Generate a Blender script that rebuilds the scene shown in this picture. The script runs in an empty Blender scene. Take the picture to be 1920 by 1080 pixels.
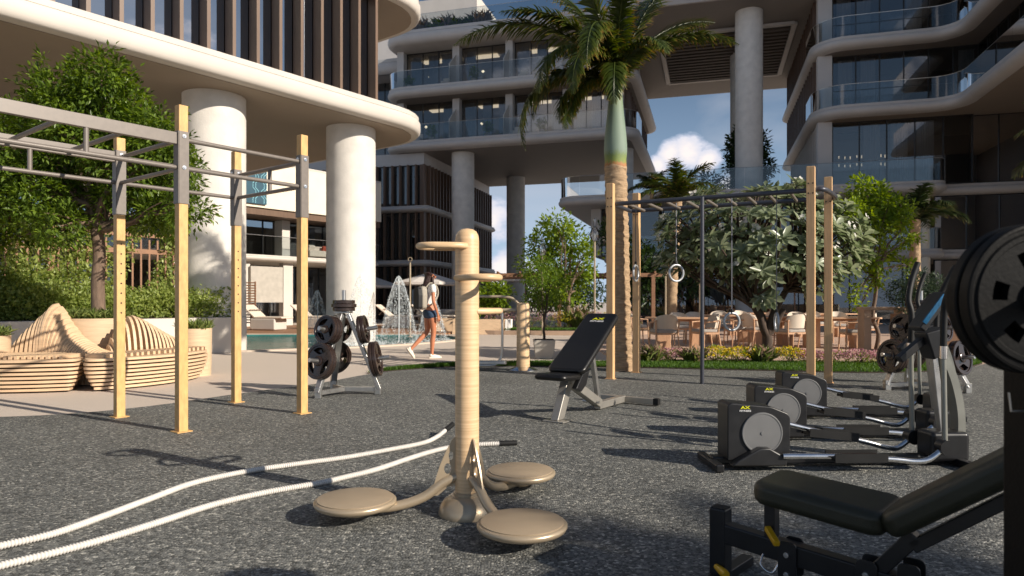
import bpy, bmesh, math, random
import numpy as np
from mathutils import Vector, Matrix
R = math.radians
PI = math.pi
random.seed(7)
rng = np.random.default_rng(11)
scene = bpy.context.scene
COL = scene.collection

# ------------------------------------------------------------------ camera, world, sun
cam_d = bpy.data.cameras.new('camera'); cam = bpy.data.objects.new('camera', cam_d); COL.objects.link(cam)
cam.location = (0, 0, 1.1); cam.rotation_euler = (R(90), 0, 0)
cam_d.lens = 24; cam_d.sensor_width = 36; cam_d.shift_y = 25 / 1920
cam_d.clip_start = 0.05; cam_d.clip_end = 3000
cam_d.dof.use_dof = True; cam_d.dof.focus_distance = 5.2; cam_d.dof.aperture_fstop = 4.0
scene.camera = cam

SUN_AZ = Vector((0.862, -0.507)).normalized(); SUN_EL = R(26)
world = bpy.data.worlds.new('World'); scene.world = world; world.use_nodes = True
nt = world.node_tree; N = nt.nodes; L = nt.links; N.clear()
wout = N.new('ShaderNodeOutputWorld'); bg = N.new('ShaderNodeBackground'); bg.inputs[1].default_value = 0.061
L.new(bg.outputs[0], wout.inputs[0])
sky = N.new('ShaderNodeTexSky'); sky.sky_type = 'NISHITA'; sky.sun_disc = False
sky.sun_elevation = SUN_EL; sky.sun_rotation = math.atan2(SUN_AZ.x, SUN_AZ.y)
sky.dust_density = .25; sky.air_density = 1.0; sky.ozone_density = 2.2
tc = N.new('ShaderNodeTexCoord')
cl_noise = N.new('ShaderNodeTexNoise'); cl_noise.inputs['Scale'].default_value = 13; cl_noise.inputs['Detail'].default_value = 9
cl_noise.inputs['Roughness'].default_value = 0.6
mp = N.new('ShaderNodeMapping'); mp.inputs['Scale'].default_value = (1, 1, 1.9)
L.new(tc.outputs['Generated'], mp.inputs[0]); L.new(mp.outputs[0], cl_noise.inputs['Vector'])
def wmath(op, a, b=None, c=None, clamp=False):
    n = N.new('ShaderNodeMath'); n.operation = op; n.use_clamp = clamp
    for i, v in enumerate((a, b, c)):
        if v is None: continue
        if isinstance(v, (int, float)): n.inputs[i].default_value = v
        else: L.new(v, n.inputs[i])
    return n.outputs[0]
acc = None
# a bank of small cumulus clouds standing round the horizon
CLOUDS = [((.232, 1, .214), .030), ((.257, 1, .214), .036), ((.285, 1, .205), .028), ((.215, 1, .20), .022), ((-.03, 1, .115), .045), ((-.015, 1, .045), .05), ((-.05, 1, .10), .03),
          ((.33, 1, .165), .045), ((.39, 1, .13), .05), ((.5, 1, .18), .09), ((-.5, 1, .2), .1), ((-.9, .6, .25), .12), ((-1, .1, .18), .12), ((.9, .5, .2), .1), ((1, -.2, .25), .13),
          ((.1, -1, .2), .13), ((-.5, -1, .3), .15), ((.5, -1, .25), .12), ((-1, -.5, .22), .12), ((.04, 1, .02), .05)]
for d, r in CLOUDS:
    dv = Vector(d).normalized()
    vm = N.new('ShaderNodeVectorMath'); vm.operation = 'DISTANCE'; vm.inputs[1].default_value = dv
    L.new(tc.outputs['Generated'], vm.inputs[0])
    b = wmath('SUBTRACT', 1.0, wmath('DIVIDE', vm.outputs['Value'], r), clamp=True)
    acc = b if acc is None else wmath('MAXIMUM', acc, b)
m1 = wmath('ADD', wmath('MULTIPLY', acc, 1.1), wmath('MULTIPLY', wmath('SUBTRACT', cl_noise.outputs['Fac'], 0.5), 1.9))
m1 = wmath('MULTIPLY', m1, wmath('MULTIPLY', acc, 9.0, clamp=True), clamp=True)
cmask = wmath('MULTIPLY', wmath('SUBTRACT', m1, 0.22), 3.2, clamp=True)
hz = N.new('ShaderNodeTexNoise'); hz.inputs['Scale'].default_value = 3; hz.inputs['Detail'].default_value = 7; hz.inputs['Distortion'].default_value = .6
mp2 = N.new('ShaderNodeMapping'); mp2.inputs['Scale'].default_value = (1, 1, 3.2)
L.new(tc.outputs['Generated'], mp2.inputs[0]); L.new(mp2.outputs[0], hz.inputs['Vector'])
cirrus = wmath('MULTIPLY', wmath('SUBTRACT', hz.outputs['Fac'], 0.5, clamp=True), 1.8, clamp=True)
cmix = N.new('ShaderNodeMix'); cmix.data_type = 'RGBA'
sxyz = N.new('ShaderNodeSeparateXYZ'); L.new(tc.outputs['Generated'], sxyz.inputs[0])
hz_f = wmath('POWER', wmath('SUBTRACT', 1.0, wmath('MULTIPLY', sxyz.outputs['Z'], 2.3), clamp=True), 2.0)
hmix = N.new('ShaderNodeMix'); hmix.data_type = 'RGBA'; L.new(wmath('MULTIPLY', hz_f, .8), hmix.inputs['Factor']); L.new(sky.outputs[0], hmix.inputs['A']); hmix.inputs['B'].default_value = (7.2, 9.6, 13.5, 1)
cr = N.new('ShaderNodeValToRGB'); cr.color_ramp.elements[0].color = (8.4, 9.2, 11.5, 1); cr.color_ramp.elements[1].color = (14.0, 12.8, 12.4, 1)
cr.color_ramp.elements[0].position = .3; cr.color_ramp.elements[1].position = .95
L.new(m1, cr.inputs[0])
smix = N.new('ShaderNodeMix'); smix.data_type = 'RGBA'
L.new(cirrus, smix.inputs['Factor']); L.new(hmix.outputs['Result'], smix.inputs['A']); smix.inputs['B'].default_value = (8.8, 8.8, 9.6, 1)
L.new(cmask, cmix.inputs['Factor']); L.new(smix.outputs['Result'], cmix.inputs['A']); L.new(cr.outputs[0], cmix.inputs['B'])
L.new(cmix.outputs['Result'], bg.inputs[0])

sun_d = bpy.data.lights.new('sun', 'SUN'); sun = bpy.data.objects.new('sun', sun_d); COL.objects.link(sun)
sun_d.energy = 5.0; sun_d.angle = R(0.6); sun_d.color = (1, .90, .77)
sdir = Vector((SUN_AZ.x * math.cos(SUN_EL), SUN_AZ.y * math.cos(SUN_EL), math.sin(SUN_EL)))
sun.rotation_euler = sdir.to_track_quat('Z', 'Y').to_euler(); sun.location = (30, -20, 30)
scene.view_settings.view_transform = 'Standard'; scene.view_settings.look = 'None'
scene.view_settings.exposure = 0.3; scene.view_settings.gamma = 1; scene.view_settings.use_curve_mapping = False
scene.render.engine = 'CYCLES'
scene.cycles.max_bounces = 8; scene.cycles.transparent_max_bounces = 24
scene.cycles.diffuse_bounces = 3; scene.cycles.glossy_bounces = 3; scene.cycles.transmission_bounces = 4
scene.cycles.caustics_reflective = False; scene.cycles.caustics_refractive = False
scene.cycles.sample_clamp_indirect = 4

# ------------------------------------------------------------------ helpers
def P(px, py, Y):                       # a measured direction at depth Y -> world point
    return Vector(((px - 960) * Y / 1280, Y, 1.1 - (py - 565) * Y / 1280))
def G(px, py):                          # a measured point lying on the ground
    Y = 1408 / (py - 565); return Vector(((px - 960) * Y / 1280, Y, 0))

MATS = {}
def srgb(r, g, b):
    return tuple(((c / 255) / 12.92 if c / 255 <= .04045 else ((c / 255 + .055) / 1.055) ** 2.4) for c in (r, g, b))
def mat(name, col, rough=.6, metal=0, var=.12, scale=8, bump=0, bscale=60, stretch=None, spec=.5, col2=None, coat=0, trans=0, detail=4):
    if name in MATS: return MATS[name]
    m = bpy.data.materials.new(name); m.use_nodes = True; MATS[name] = m
    t = m.node_tree; p = t.nodes['Principled BSDF']
    p.inputs['Roughness'].default_value = rough; p.inputs['Metallic'].default_value = metal
    p.inputs['Specular IOR Level'].default_value = spec; p.inputs['Coat Weight'].default_value = coat
    tcn = t.nodes.new('ShaderNodeTexCoord'); mpn = t.nodes.new('ShaderNodeMapping')
    if stretch: mpn.inputs['Scale'].default_value = stretch
    t.links.new(tcn.outputs['Object'], mpn.inputs[0])
    nz = t.nodes.new('ShaderNodeTexNoise'); nz.inputs['Scale'].default_value = scale; nz.inputs['Detail'].default_value = detail
    t.links.new(mpn.outputs[0], nz.inputs['Vector'])
    rp = t.nodes.new('ShaderNodeValToRGB'); rp.color_ramp.elements[0].position = .3; rp.color_ramp.elements[1].position = .7
    a = tuple(max(0, c * (1 - var)) for c in col[:3]); b = tuple(min(1, c * (1 + var)) for c in (col2 or col)[:3])
    rp.color_ramp.elements[0].color = (*a, 1); rp.color_ramp.elements[1].color = (*b, 1)
    t.links.new(nz.outputs['Fac'], rp.inputs[0]); t.links.new(rp.outputs[0], p.inputs['Base Color'])
    # roughness variation
    mr = t.nodes.new('ShaderNodeMapRange'); mr.inputs['To Min'].default_value = max(.02, rough - .08); mr.inputs['To Max'].default_value = min(1, rough + .08)
    t.links.new(nz.outputs['Fac'], mr.inputs[0]); t.links.new(mr.outputs[0], p.inputs['Roughness'])
    if bump:
        n2 = t.nodes.new('ShaderNodeTexNoise'); n2.inputs['Scale'].default_value = bscale; n2.inputs['Detail'].default_value = 3
        t.links.new(mpn.outputs[0], n2.inputs['Vector'])
        bp = t.nodes.new('ShaderNodeBump'); bp.inputs['Strength'].default_value = bump; bp.inputs['Distance'].default_value = .01
        t.links.new(n2.outputs['Fac'], bp.inputs['Height']); t.links.new(bp.outputs[0], p.inputs['Normal'])
    return m

def link(o, parent=None):
    COL.objects.link(o)
    if parent is not None: o.parent = parent
    return o
def tag(o, label=None, cat=None, group=None, kind=None):
    if label: o['label'] = label
    if cat: o['category'] = cat
    if group: o['group'] = group
    if kind: o['kind'] = kind
    return o
def thing(name, label, cat, loc=(0, 0, 0), rz=0, group=None):
    o = bpy.data.objects.new(name, None); o.empty_display_size = .2; COL.objects.link(o)
    o.location = loc; o.rotation_euler = (0, 0, rz)
    return tag(o, label, cat, group)
def dup(root, loc, rz=None, label=None, scale=None):
    r = root.copy(); COL.objects.link(r); r.location = loc
    if rz is not None: r.rotation_euler = (0, 0, rz)
    if scale: r.scale = (scale,) * 3
    if label: r['label'] = label
    for ch in list(root.children):
        c = ch.copy(); COL.objects.link(c); c.parent = r
        for g in list(ch.children):
            d = g.copy(); COL.objects.link(d); d.parent = c
    return r

class MB:
    def __init__(s): s.v = []; s.f = []
    def add(s, vs, fs):
        n = len(s.v); s.v += [tuple(v) for v in vs]; s.f += [tuple(i + n for i in f) for f in fs]; return s
    def box(s, c, size, M=None):
        x, y, z = (a / 2 for a in size); c = Vector(c)
        vs = [Vector((i * x, j * y, k * z)) for i in (-1, 1) for j in (-1, 1) for k in (-1, 1)]
        vs = [((M @ v) if M is not None else v) + c for v in vs]
        return s.add(vs, [(0, 1, 3, 2), (4, 6, 7, 5), (0, 4, 5, 1), (2, 3, 7, 6), (0, 2, 6, 4), (1, 5, 7, 3)])
    def bar(s, p0, p1, w, h=None, up=(0, 0, 1), roll=0):
        p0 = Vector(p0); p1 = Vector(p1); d = p1 - p0; l = d.length; d.normalize(); h = h or w
        u = Vector(up)
        if abs(d.dot(u)) > .99: u = Vector((0, 1, 0))
        a = d.cross(u).normalized(); b = a.cross(d)
        M = Matrix((a, d, b)).transposed()
        if roll: M = Matrix.Rotation(roll, 3, d) @ M
        return s.box((p0 + p1) / 2, (w, l, h), M)
    def tube(s, pts, r, n=10, cap=True, closed=False):
        pts = [Vector(p) for p in pts]; m = len(pts); rs = r if isinstance(r, (list, tuple)) else [r] * m
        t = []
        for i in range(m):
            if closed: d = pts[(i + 1) % m] - pts[i - 1]
            else: d = pts[min(i + 1, m - 1)] - pts[max(i - 1, 0)]
            t.append(d.normalized() if d.length > 1e-9 else Vector((0, 0, 1)))
        u = t[0].orthogonal().normalized(); vs = []
        for i in range(m):
            u = (u - t[i] * u.dot(t[i]))
            u = u.normalized() if u.length > 1e-6 else t[i].orthogonal().normalized()
            w = t[i].cross(u)
            for k in range(n):
                a = 2 * PI * k / n; vs.append(pts[i] + (u * math.cos(a) + w * math.sin(a)) * rs[i])
        fs = []
        for i in range(m if closed else m - 1):
            j = (i + 1) % m
            for k in range(n): fs.append((i * n + k, i * n + (k + 1) % n, j * n + (k + 1) % n, j * n + k))
        if cap and not closed: fs += [tuple(range(n - 1, -1, -1)), tuple((m - 1) * n + k for k in range(n))]
        return s.add(vs, fs)
    def cyl(s, p0, p1, r0, r1=None, n=20): return s.tube([p0, p1], [r0, r1 if r1 is not None else r0], n)
    def lathe(s, prof, n=32, M=None, c=(0, 0, 0)):
        vs = []; c = Vector(c)
        for r, z in prof:
            for k in range(n):
                v = Vector((r * math.cos(2 * PI * k / n), r * math.sin(2 * PI * k / n), z)); vs.append(((M @ v) if M is not None else v) + c)
        fs = [(i * n + k, i * n + (k + 1) % n, (i + 1) * n + (k + 1) % n, (i + 1) * n + k) for i in range(len(prof) - 1) for k in range(n)]
        fs += [tuple(range(n - 1, -1, -1)), tuple((len(prof) - 1) * n + k for k in range(n))]
        return s.add(vs, fs)
    def prism(s, out, z0, z1, M=None, c=(0, 0, 0)):
        n = len(out); c = Vector(c)
        vs = [Vector((x, y, z0)) for x, y in out] + [Vector((x, y, z1)) for x, y in out]
        vs = [((M @ v) if M is not None else v) + c for v in vs]
        return s.add(vs, [tuple(range(n - 1, -1, -1)), tuple(range(n, 2 * n))] + [(i, (i + 1) % n, n + (i + 1) % n, n + i) for i in range(n)])
    def mesh(s, name, m, smooth=None):
        me = bpy.data.meshes.new(name); me.from_pydata(s.v, [], s.f); me.update()
        if isinstance(m, str): m = MATS[m]
        me.materials.append(m)
        if smooth:
            me.polygons.foreach_set('use_smooth', [True] * len(me.polygons)); me.set_sharp_from_angle(angle=R(smooth if smooth is not True else 40))
        return me
    def build(s, name, m, parent=None, smooth=None, bevel=0, loc=None, seg=2):
        o = bpy.data.objects.new(name, s.mesh(name, m, smooth)); link(o, parent)
        if loc is not None: o.location = loc
        if bevel:
            b = o.modifiers.new('bevel', 'BEVEL'); b.width = bevel; b.segments = seg; b.limit_method = 'ANGLE'; b.angle_limit = R(35)
            if smooth is None:
                o.data.polygons.foreach_set('use_smooth', [True] * len(o.data.polygons))
                try: b.harden_normals = True
                except Exception: pass
        return o
def inst(name, me, parent=None, loc=(0, 0, 0), rot=(0, 0, 0), scale=(1, 1, 1)):
    o = bpy.data.objects.new(name, me); link(o, parent); o.location = loc; o.rotation_euler = rot; o.scale = scale; return o
_bx = {}
def bx(name, parent, m, c, size, rz=0):
    k = (tuple(round(v, 3) for v in size), m if isinstance(m, str) else m.name)
    if k not in _bx: _bx[k] = MB().box((0, 0, 0), size).mesh(name, m)
    return inst(name, _bx[k], parent, c, (0, 0, rz))
def arc(c, r, a0, a1, n, plane='xy'):
    o = []
    for i in range(n + 1):
        a = a0 + (a1 - a0) * i / n; x, y = r * math.cos(a), r * math.sin(a)
        o.append(Vector(c) + (Vector((x, y, 0)) if plane == 'xy' else Vector((x, 0, y)) if plane == 'xz' else Vector((0, x, y))))
    return o
def smooth_path(pts, k=8):
    pts = [Vector(p) for p in pts]; out = []
    for i in range(len(pts) - 1):
        p0 = pts[max(i - 1, 0)]; p1 = pts[i]; p2 = pts[i + 1]; p3 = pts[min(i + 2, len(pts) - 1)]
        for j in range(k):
            t = j / k
            out.append(.5 * ((2 * p1) + (p2 - p0) * t + (2 * p0 - 5 * p1 + 4 * p2 - p3) * t * t + (3 * p1 - p0 - 3 * p2 + p3) * t ** 3))
    out.append(pts[-1]); return out
def closed_path(pts, k=8):
    pts = [Vector(p) for p in pts]; out = []; n = len(pts)
    for i in range(n):
        p0, p1, p2, p3 = pts[i - 1], pts[i], pts[(i + 1) % n], pts[(i + 2) % n]
        for j in range(k):
            t = j / k
            out.append(.5 * ((2 * p1) + (p2 - p0) * t + (2 * p0 - 5 * p1 + 4 * p2 - p3) * t * t + (3 * p1 - p0 - 3 * p2 + p3) * t ** 3))
    return out
def rpoly(pts, rad, seg=7):             # rounded polygon; rad may be a number or a list
    out = []; n = len(pts)
    for i in range(n):
        r = rad[i] if isinstance(rad, (list, tuple)) else rad
        p = Vector(pts[i]).to_2d(); a = Vector(pts[i - 1]).to_2d() - p; b = Vector(pts[(i + 1) % n]).to_2d() - p
        if r <= 0: out.append(p); continue
        la, lb = a.length, b.length; a.normalize(); b.normalize()
        ang = math.acos(max(-1, min(1, a.dot(b)))); d = min(r / math.tan(ang / 2), la * .49, lb * .49); rr = d * math.tan(ang / 2)
        c = p + (a + b).normalized() * (rr / math.sin(ang / 2))
        s0 = p + a * d - c; s1 = p + b * d - c
        a0 = math.atan2(s0.y, s0.x); a1 = math.atan2(s1.y, s1.x)
        while a1 - a0 > PI: a1 -= 2 * PI
        while a1 - a0 < -PI: a1 += 2 * PI
        for k in range(seg + 1):
            t = a0 + (a1 - a0) * k / seg; out.append(c + Vector((math.cos(t), math.sin(t))) * rr)
    return out
def inset(out, d):
    n = len(out); area = sum(out[i].x * out[(i + 1) % n].y - out[(i + 1) % n].x * out[i].y for i in range(n))
    sg = 1 if area > 0 else -1; res = []
    for i in range(n):
        e0 = out[i] - out[i - 1]; e1 = out[(i + 1) % n] - out[i]
        if e0.length < 1e-6: e0 = e1
        if e1.length < 1e-6: e1 = e0
        n0 = Vector((-e0.y, e0.x)).normalized() * sg; n1 = Vector((-e1.y, e1.x)).normalized() * sg
        m = (n0 + n1).normalized(); res.append(out[i] + m * (d / max(.4, m.dot(n0))))
    return res
def slab_mesh(name, out, z0, T, m, prof=None, smooth=32):
    prof = prof or [(.42, 0), (.3, .03), (.16, .1), (.06, .22), (.015, .36), (0, .5), (.015, .62), (.05, .72), (.055, .74), (.12, .74), (.12, .765), (.07, .765), (.07, .97), (.09, 1)]
    out = [Vector(p).to_2d() for p in out]; n = len(out); b = MB(); vs = []
    for d, z in prof:
        vs += [(p.x, p.y, z0 + z * T) for p in inset(out, d)]
    k = len(prof)
    fs = [(i * n + j, i * n + (j + 1) % n, (i + 1) * n + (j + 1) % n, (i + 1) * n + j) for i in range(k - 1) for j in range(n)]
    fs += [tuple(range(n - 1, -1, -1)), tuple((k - 1) * n + j for j in range(n))]
    b.add(vs, fs); me = b.mesh(name, m, smooth)
    bm = bmesh.new(); bm.from_mesh(me); bmesh.ops.recalc_face_normals(bm, faces=bm.faces); bm.to_mesh(me); bm.free()
    me.set_sharp_from_angle(angle=R(smooth))
    return me
def plate_mesh(name, outline, holes, thick, m, plane='xz'):     # flat plate with real holes, through a filled 2D curve
    cu = bpy.data.curves.new(name, 'CURVE'); cu.dimensions = '2D'; cu.fill_mode = 'BOTH'; cu.extrude = thick / 2
    for loop in [outline] + list(holes):
        sp = cu.splines.new('POLY'); sp.points.add(len(loop) - 1); sp.use_cyclic_u = True
        for i, p in enumerate(loop): sp.points[i].co = (p[0], p[1], 0, 1)
    o = bpy.data.objects.new(name, cu); COL.objects.link(o)
    dg = bpy.context.evaluated_depsgraph_get(); me = bpy.data.meshes.new_from_object(o.evaluated_get(dg))
    bpy.data.objects.remove(o)
    if plane == 'xz': me.transform(Matrix.Rotation(R(90), 4, 'X'))
    me.materials.clear(); me.materials.append(MATS[m] if isinstance(m, str) else m)
    return me
def circ(cx, cy, rx, ry=None, n=20, a0=0):
    ry = ry or rx; return [(cx + rx * math.cos(2 * PI * i / n + a0), cy + ry * math.sin(2 * PI * i / n + a0)) for i in range(n)]
def text(s, size, m, parent, loc, rot, ext=.0006, bold=0, shear=0, name='lettering', sx=1):
    c = bpy.data.curves.new(name, 'FONT'); c.body = s; c.size = size; c.extrude = ext; c.align_x = 'CENTER'; c.align_y = 'CENTER'; c.offset = bold; c.shear = shear
    t0 = bpy.data.objects.new(name, c); COL.objects.link(t0); dg = bpy.context.evaluated_depsgraph_get(); me = bpy.data.meshes.new_from_object(t0.evaluated_get(dg)); bpy.data.objects.remove(t0)
    me.materials.clear(); me.materials.append(MATS[m]); o = bpy.data.objects.new(name, me); link(o, parent); o.location = loc; o.rotation_euler = rot; o.scale = (sx, 1, 1); return o

# leaves: many small folded blades in one mesh
def leaf_mesh(name, pos, dirs, nrm, size, aspect, m, fold=.18, shape=2, droop=0):
    pos = np.asarray(pos, float); d = np.asarray(dirs, float); nv = np.asarray(nrm, float); n = len(pos)
    d /= np.linalg.norm(d, axis=1, keepdims=True) + 1e-9
    s = np.cross(d, nv); s /= np.linalg.norm(s, axis=1, keepdims=True) + 1e-9
    u = np.cross(s, d); L_ = np.asarray(size, float).reshape(-1, 1) * np.ones((n, 1)); W = L_ * aspect
    if shape == 2:
        pts = [pos, pos + d * L_ * .5 + s * W * .5 + u * W * fold, pos + d * L_ - u * L_ * droop, pos + d * L_ * .5 - s * W * .5 + u * W * fold]
        V = np.stack(pts, 1).reshape(-1, 3); b = np.arange(n)[:, None] * 4
        F = np.concatenate([b + [0, 1, 2], b + [0, 2, 3]], 1).reshape(-1, 3)
    else:
        p = lambda a, w, z: pos + d * L_ * a + s * W * w + u * L_ * z
        pts = [p(0, 0, 0), p(.3, .36, .04), p(.7, .5, 0), p(1, 0, -droop), p(.7, -.5, 0), p(.3, -.36, .04), p(.5, 0, -fold * .3)]
        V = np.stack(pts, 1).reshape(-1, 3); b = np.arange(n)[:, None] * 7
        F = np.concatenate([b + t for t in ([0, 1, 6], [1, 2, 6], [2, 3, 6], [3, 4, 6], [4, 5, 6], [5, 0, 6])], 1).reshape(-1, 3)
    me = bpy.data.meshes.new(name); me.vertices.add(len(V)); me.vertices.foreach_set('co', V.ravel())
    me.loops.add(len(F) * 3); me.loops.foreach_set('vertex_index', F.ravel().astype(np.int32))
    me.polygons.add(len(F)); me.polygons.foreach_set('loop_start', np.arange(0, len(F) * 3, 3, dtype=np.int32))
    k = 4 if shape == 2 else 7
    col = np.repeat(rng.random((n, 1)), k, 0); at = me.attributes.new('leaf_tone', 'FLOAT', 'POINT'); at.data.foreach_set('value', col.ravel())
    me.update(); me.validate(); me.materials.append(MATS[m] if isinstance(m, str) else m); return me
def leafmat(name, dark, light, rough=.45, trans=.35, tip=None, spec=.4):
    if name in MATS: return MATS[name]
    m = bpy.data.materials.new(name); m.use_nodes = True; MATS[name] = m; t = m.node_tree; p = t.nodes['Principled BSDF']
    at = t.nodes.new('ShaderNodeAttribute'); at.attribute_name = 'leaf_tone'
    rp = t.nodes.new('ShaderNodeValToRGB'); rp.color_ramp.elements[0].color = (*dark, 1); rp.color_ramp.elements[1].color = (*light, 1)
    if tip:
        e = rp.color_ramp.elements.new(.72); e.color = (*light, 1); rp.color_ramp.elements[2].color = (*tip, 1); rp.color_ramp.elements[2].position = 1
    t.links.new(at.outputs['Fac'], rp.inputs[0]); t.links.new(rp.outputs[0], p.inputs['Base Color'])
    p.inputs['Roughness'].default_value = rough; p.inputs['Specular IOR Level'].default_value = spec
    tr = t.nodes.new('ShaderNodeBsdfTranslucent'); mx = t.nodes.new('ShaderNodeMixShader'); mx.inputs[0].default_value = trans
    hs = t.nodes.new('ShaderNodeHueSaturation'); hs.inputs['Value'].default_value = 1.7; hs.inputs['Hue'].default_value = .485; hs.inputs['Saturation'].default_value = 1.15
    t.links.new(rp.outputs[0], hs.inputs['Color']); t.links.new(hs.outputs[0], tr.inputs[0])
    t.links.new(p.outputs[0], mx.inputs[1]); t.links.new(tr.outputs[0], mx.inputs[2]); t.links.new(mx.outputs[0], t.nodes['Material Output'].inputs[0])
    return m
def rand_dirs(n):
    v = rng.normal(size=(n, 3)); return v / np.linalg.norm(v, axis=1, keepdims=True)
def crown_points(blobs, per, spread=.13, leaves=16, hollow=.45):
    """twig ends inside ellipsoid blobs, a burst of leaves at each."""
    P_, D_, Nn = [], [], []
    for (c, r, w) in blobs:
        c = np.array(c); r = np.array(r if hasattr(r, '__len__') else (r, r, r)); k = int(per * w)
        dv = rand_dirs(k); rad = (hollow + (1 - hollow) * rng.random((k, 1)) ** .6); rad *= (1 + .16 * np.sin(dv[:, :1] * 7 + c[0] * 3) * np.cos(dv[:, 1:2] * 6 + c[1]))
        tips = c + dv * r * rad
        out = dv
        pp = np.repeat(tips, leaves, 0); oo = np.repeat(out, leaves, 0); j = rand_dirs(len(pp))
        P_.append(pp + j * spread * rng.random((len(pp), 1))); D_.append(oo * .5 + j * .9 + np.array([0, 0, .05])); Nn.append(rand_dirs(len(pp)) * .55 + np.array([0, 0, 1]) + oo * .4)
    return np.concatenate(P_), np.concatenate(D_), np.concatenate(Nn)
def limb(b, p0, p1, r0, r1, wob=.08, n=6, k=6, sag=0):
    p0 = Vector(p0); p1 = Vector(p1); l = (p1 - p0).length; pts = []
    for i in range(n + 1):
        t = i / n; p = p0.lerp(p1, t)
        if 0 < i < n: p += Vector((random.uniform(-1, 1), random.uniform(-1, 1), random.uniform(-.6, .6))) * wob * l * .5
        p.z -= sag * math.sin(t * PI); pts.append(p)
    pts = smooth_path(pts, 3); m = len(pts); b.tube(pts, [r0 + (r1 - r0) * i / (m - 1) for i in range(m)], k); return pts
def frond(b_attr, base, az, e0, e1, length, ll, n=46, width=.035, side_droop=.5, twist=0):
    """one palm frond: verts, faces, tones appended to b_attr; elevation angle goes e0 -> e1 along the rachis."""
    V, F, T = b_attr; p = Vector(base); h = Vector((math.cos(az), math.sin(az), 0)); pts = []
    st = length / n
    for i in range(n + 1):
        t = i / n; e = e0 + (e1 - e0) * (t ** 1.15); d = h * math.cos(e) + Vector((0, 0, math.sin(e))); pts.append((p.copy(), d)); p += d * st
    side = Vector((-h.y, h.x, 0))
    mb = MB(); mb.tube([q[0] for q in pts], [.028 * (1 - i / (n + 1)) ** 1.0 * (length / 2.4) + .004 for i in range(n + 1)], 5)
    o = len(V); V += mb.v; F += [tuple(i + o for i in f) for f in mb.f]; T += [.35] * len(mb.v)
    for i in range(3, n + 1):
        q, d = pts[i]; t = i / n; L_ = ll * (math.sin(PI * min(1, .12 + t * .88)) ** .5) * random.uniform(.8, 1.12) * (1 if t < .9 else .8)
        up = side.cross(d)
        for sg in (-1, 1):
            for rep in range(2):
                rise = random.uniform(-.25, .55)
                v = (side * sg * random.uniform(.7, 1) + d * random.uniform(.55, .95) + up * rise).normalized()
                dr = side_droop * random.uniform(.6, 1.3)
                a = q.copy(); W = width * (L_ / ll) * random.uniform(.8, 1.1); nn = v.cross(d).normalized()
                wv = nn.cross(v).normalized() * W * .5 if False else (d - v * d.dot(v)).normalized() * W * .5
                k = 3; cur = a; vv = v.copy(); row = []
                for s_ in range(k + 1):
                    w_ = (1, 1.1, .8, .06)[s_]
                    row += [cur + wv * w_, cur - wv * w_]; cur = cur + vv * L_ / k; vv = (vv + Vector((0, 0, -dr * .45))).normalized()
                o = len(V); V += [tuple(x) for x in row]
                tt = random.uniform(-.12, .12); T += [min(1, max(0, x + tt)) for x in (.1, .1, .3, .3, .55, .55, .98, .98)]
                F += [(o + 2 * s_, o + 2 * s_ + 1, o + 2 * s_ + 3, o + 2 * s_ + 2) for s_ in range(k)]
def frond_obj(name, parent, m, *a, **k):
    V, F, T = [], [], []; frond((V, F, T), *a, **k)
    me = bpy.data.meshes.new(name); me.from_pydata([tuple(v) for v in V], [], F); at = me.attributes.new('leaf_tone', 'FLOAT', 'POINT'); at.data.foreach_set('value', T)
    me.materials.append(MATS[m]); o = bpy.data.objects.new(name, me); return link(o, parent)

# ------------------------------------------------------------------ materials
mat('white_render', srgb(203, 196, 187), .6, var=.05, scale=1.2, bump=.15, bscale=40)
mat('concrete_column', srgb(216, 211, 203), .7, var=.09, scale=3, bump=.35, bscale=26, detail=8)
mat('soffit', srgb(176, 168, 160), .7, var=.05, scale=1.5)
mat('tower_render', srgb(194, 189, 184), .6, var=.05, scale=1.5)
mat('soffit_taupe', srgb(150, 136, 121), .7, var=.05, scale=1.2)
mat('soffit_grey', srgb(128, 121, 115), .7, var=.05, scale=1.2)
mat('cream_wall', srgb(232, 222, 202), .7, var=.04, scale=2, bump=.1)
mat('brown_fin', srgb(106, 84, 68), .45, var=.14, scale=4, stretch=(6, 6, .4))
mat('dark_frame', (.02, .019, .018), .4, .3, var=.1)
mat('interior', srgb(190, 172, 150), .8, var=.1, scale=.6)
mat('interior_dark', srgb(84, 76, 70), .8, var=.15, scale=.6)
mat('curtain', srgb(205, 200, 192), .85, var=.06, scale=3)
mat('rig_timber', srgb(212, 168, 108), .55, var=.17, scale=28, stretch=(1, 1, .35), bump=.2, bscale=90, detail=8)
mat('orange_timber', srgb(216, 174, 126), .5, var=.14, scale=10, stretch=(5, 5, .35), bump=.12, detail=7)
mat('slat_timber', srgb(214, 184, 150), .5, var=.12, scale=5, stretch=(1, 1, 6), bump=.05, detail=6)
mat('pergola_timber', srgb(142, 104, 78), .6, var=.15, scale=6, stretch=(1, 1, 5))
mat('chair_timber', srgb(206, 164, 130), .5, var=.12, scale=12, stretch=(3, 3, .6))
mat('planter_timber', srgb(206, 180, 148), .6, var=.12, scale=4, stretch=(1, 1, 12), detail=7)
mat('rig_steel', srgb(122, 114, 107), .42, .1, var=.06, scale=30)
mat('dark_steel', srgb(74, 76, 84), .4, .4, var=.06, scale=30)
mat('chrome', (.72, .72, .72), .16, 1, var=.04)
mat('satin_steel', (.55, .54, .52), .3, .9, var=.07, scale=14)
mat('bolt', (.8, .8, .8), .25, 1, var=.03)
mat('champagne', srgb(186, 168, 142), .34, .4, var=.04, scale=5, bump=.02)
mat('champagne_top', srgb(170, 152, 128), .52, .15, var=.05, scale=9, bump=.05, bscale=200)
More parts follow.
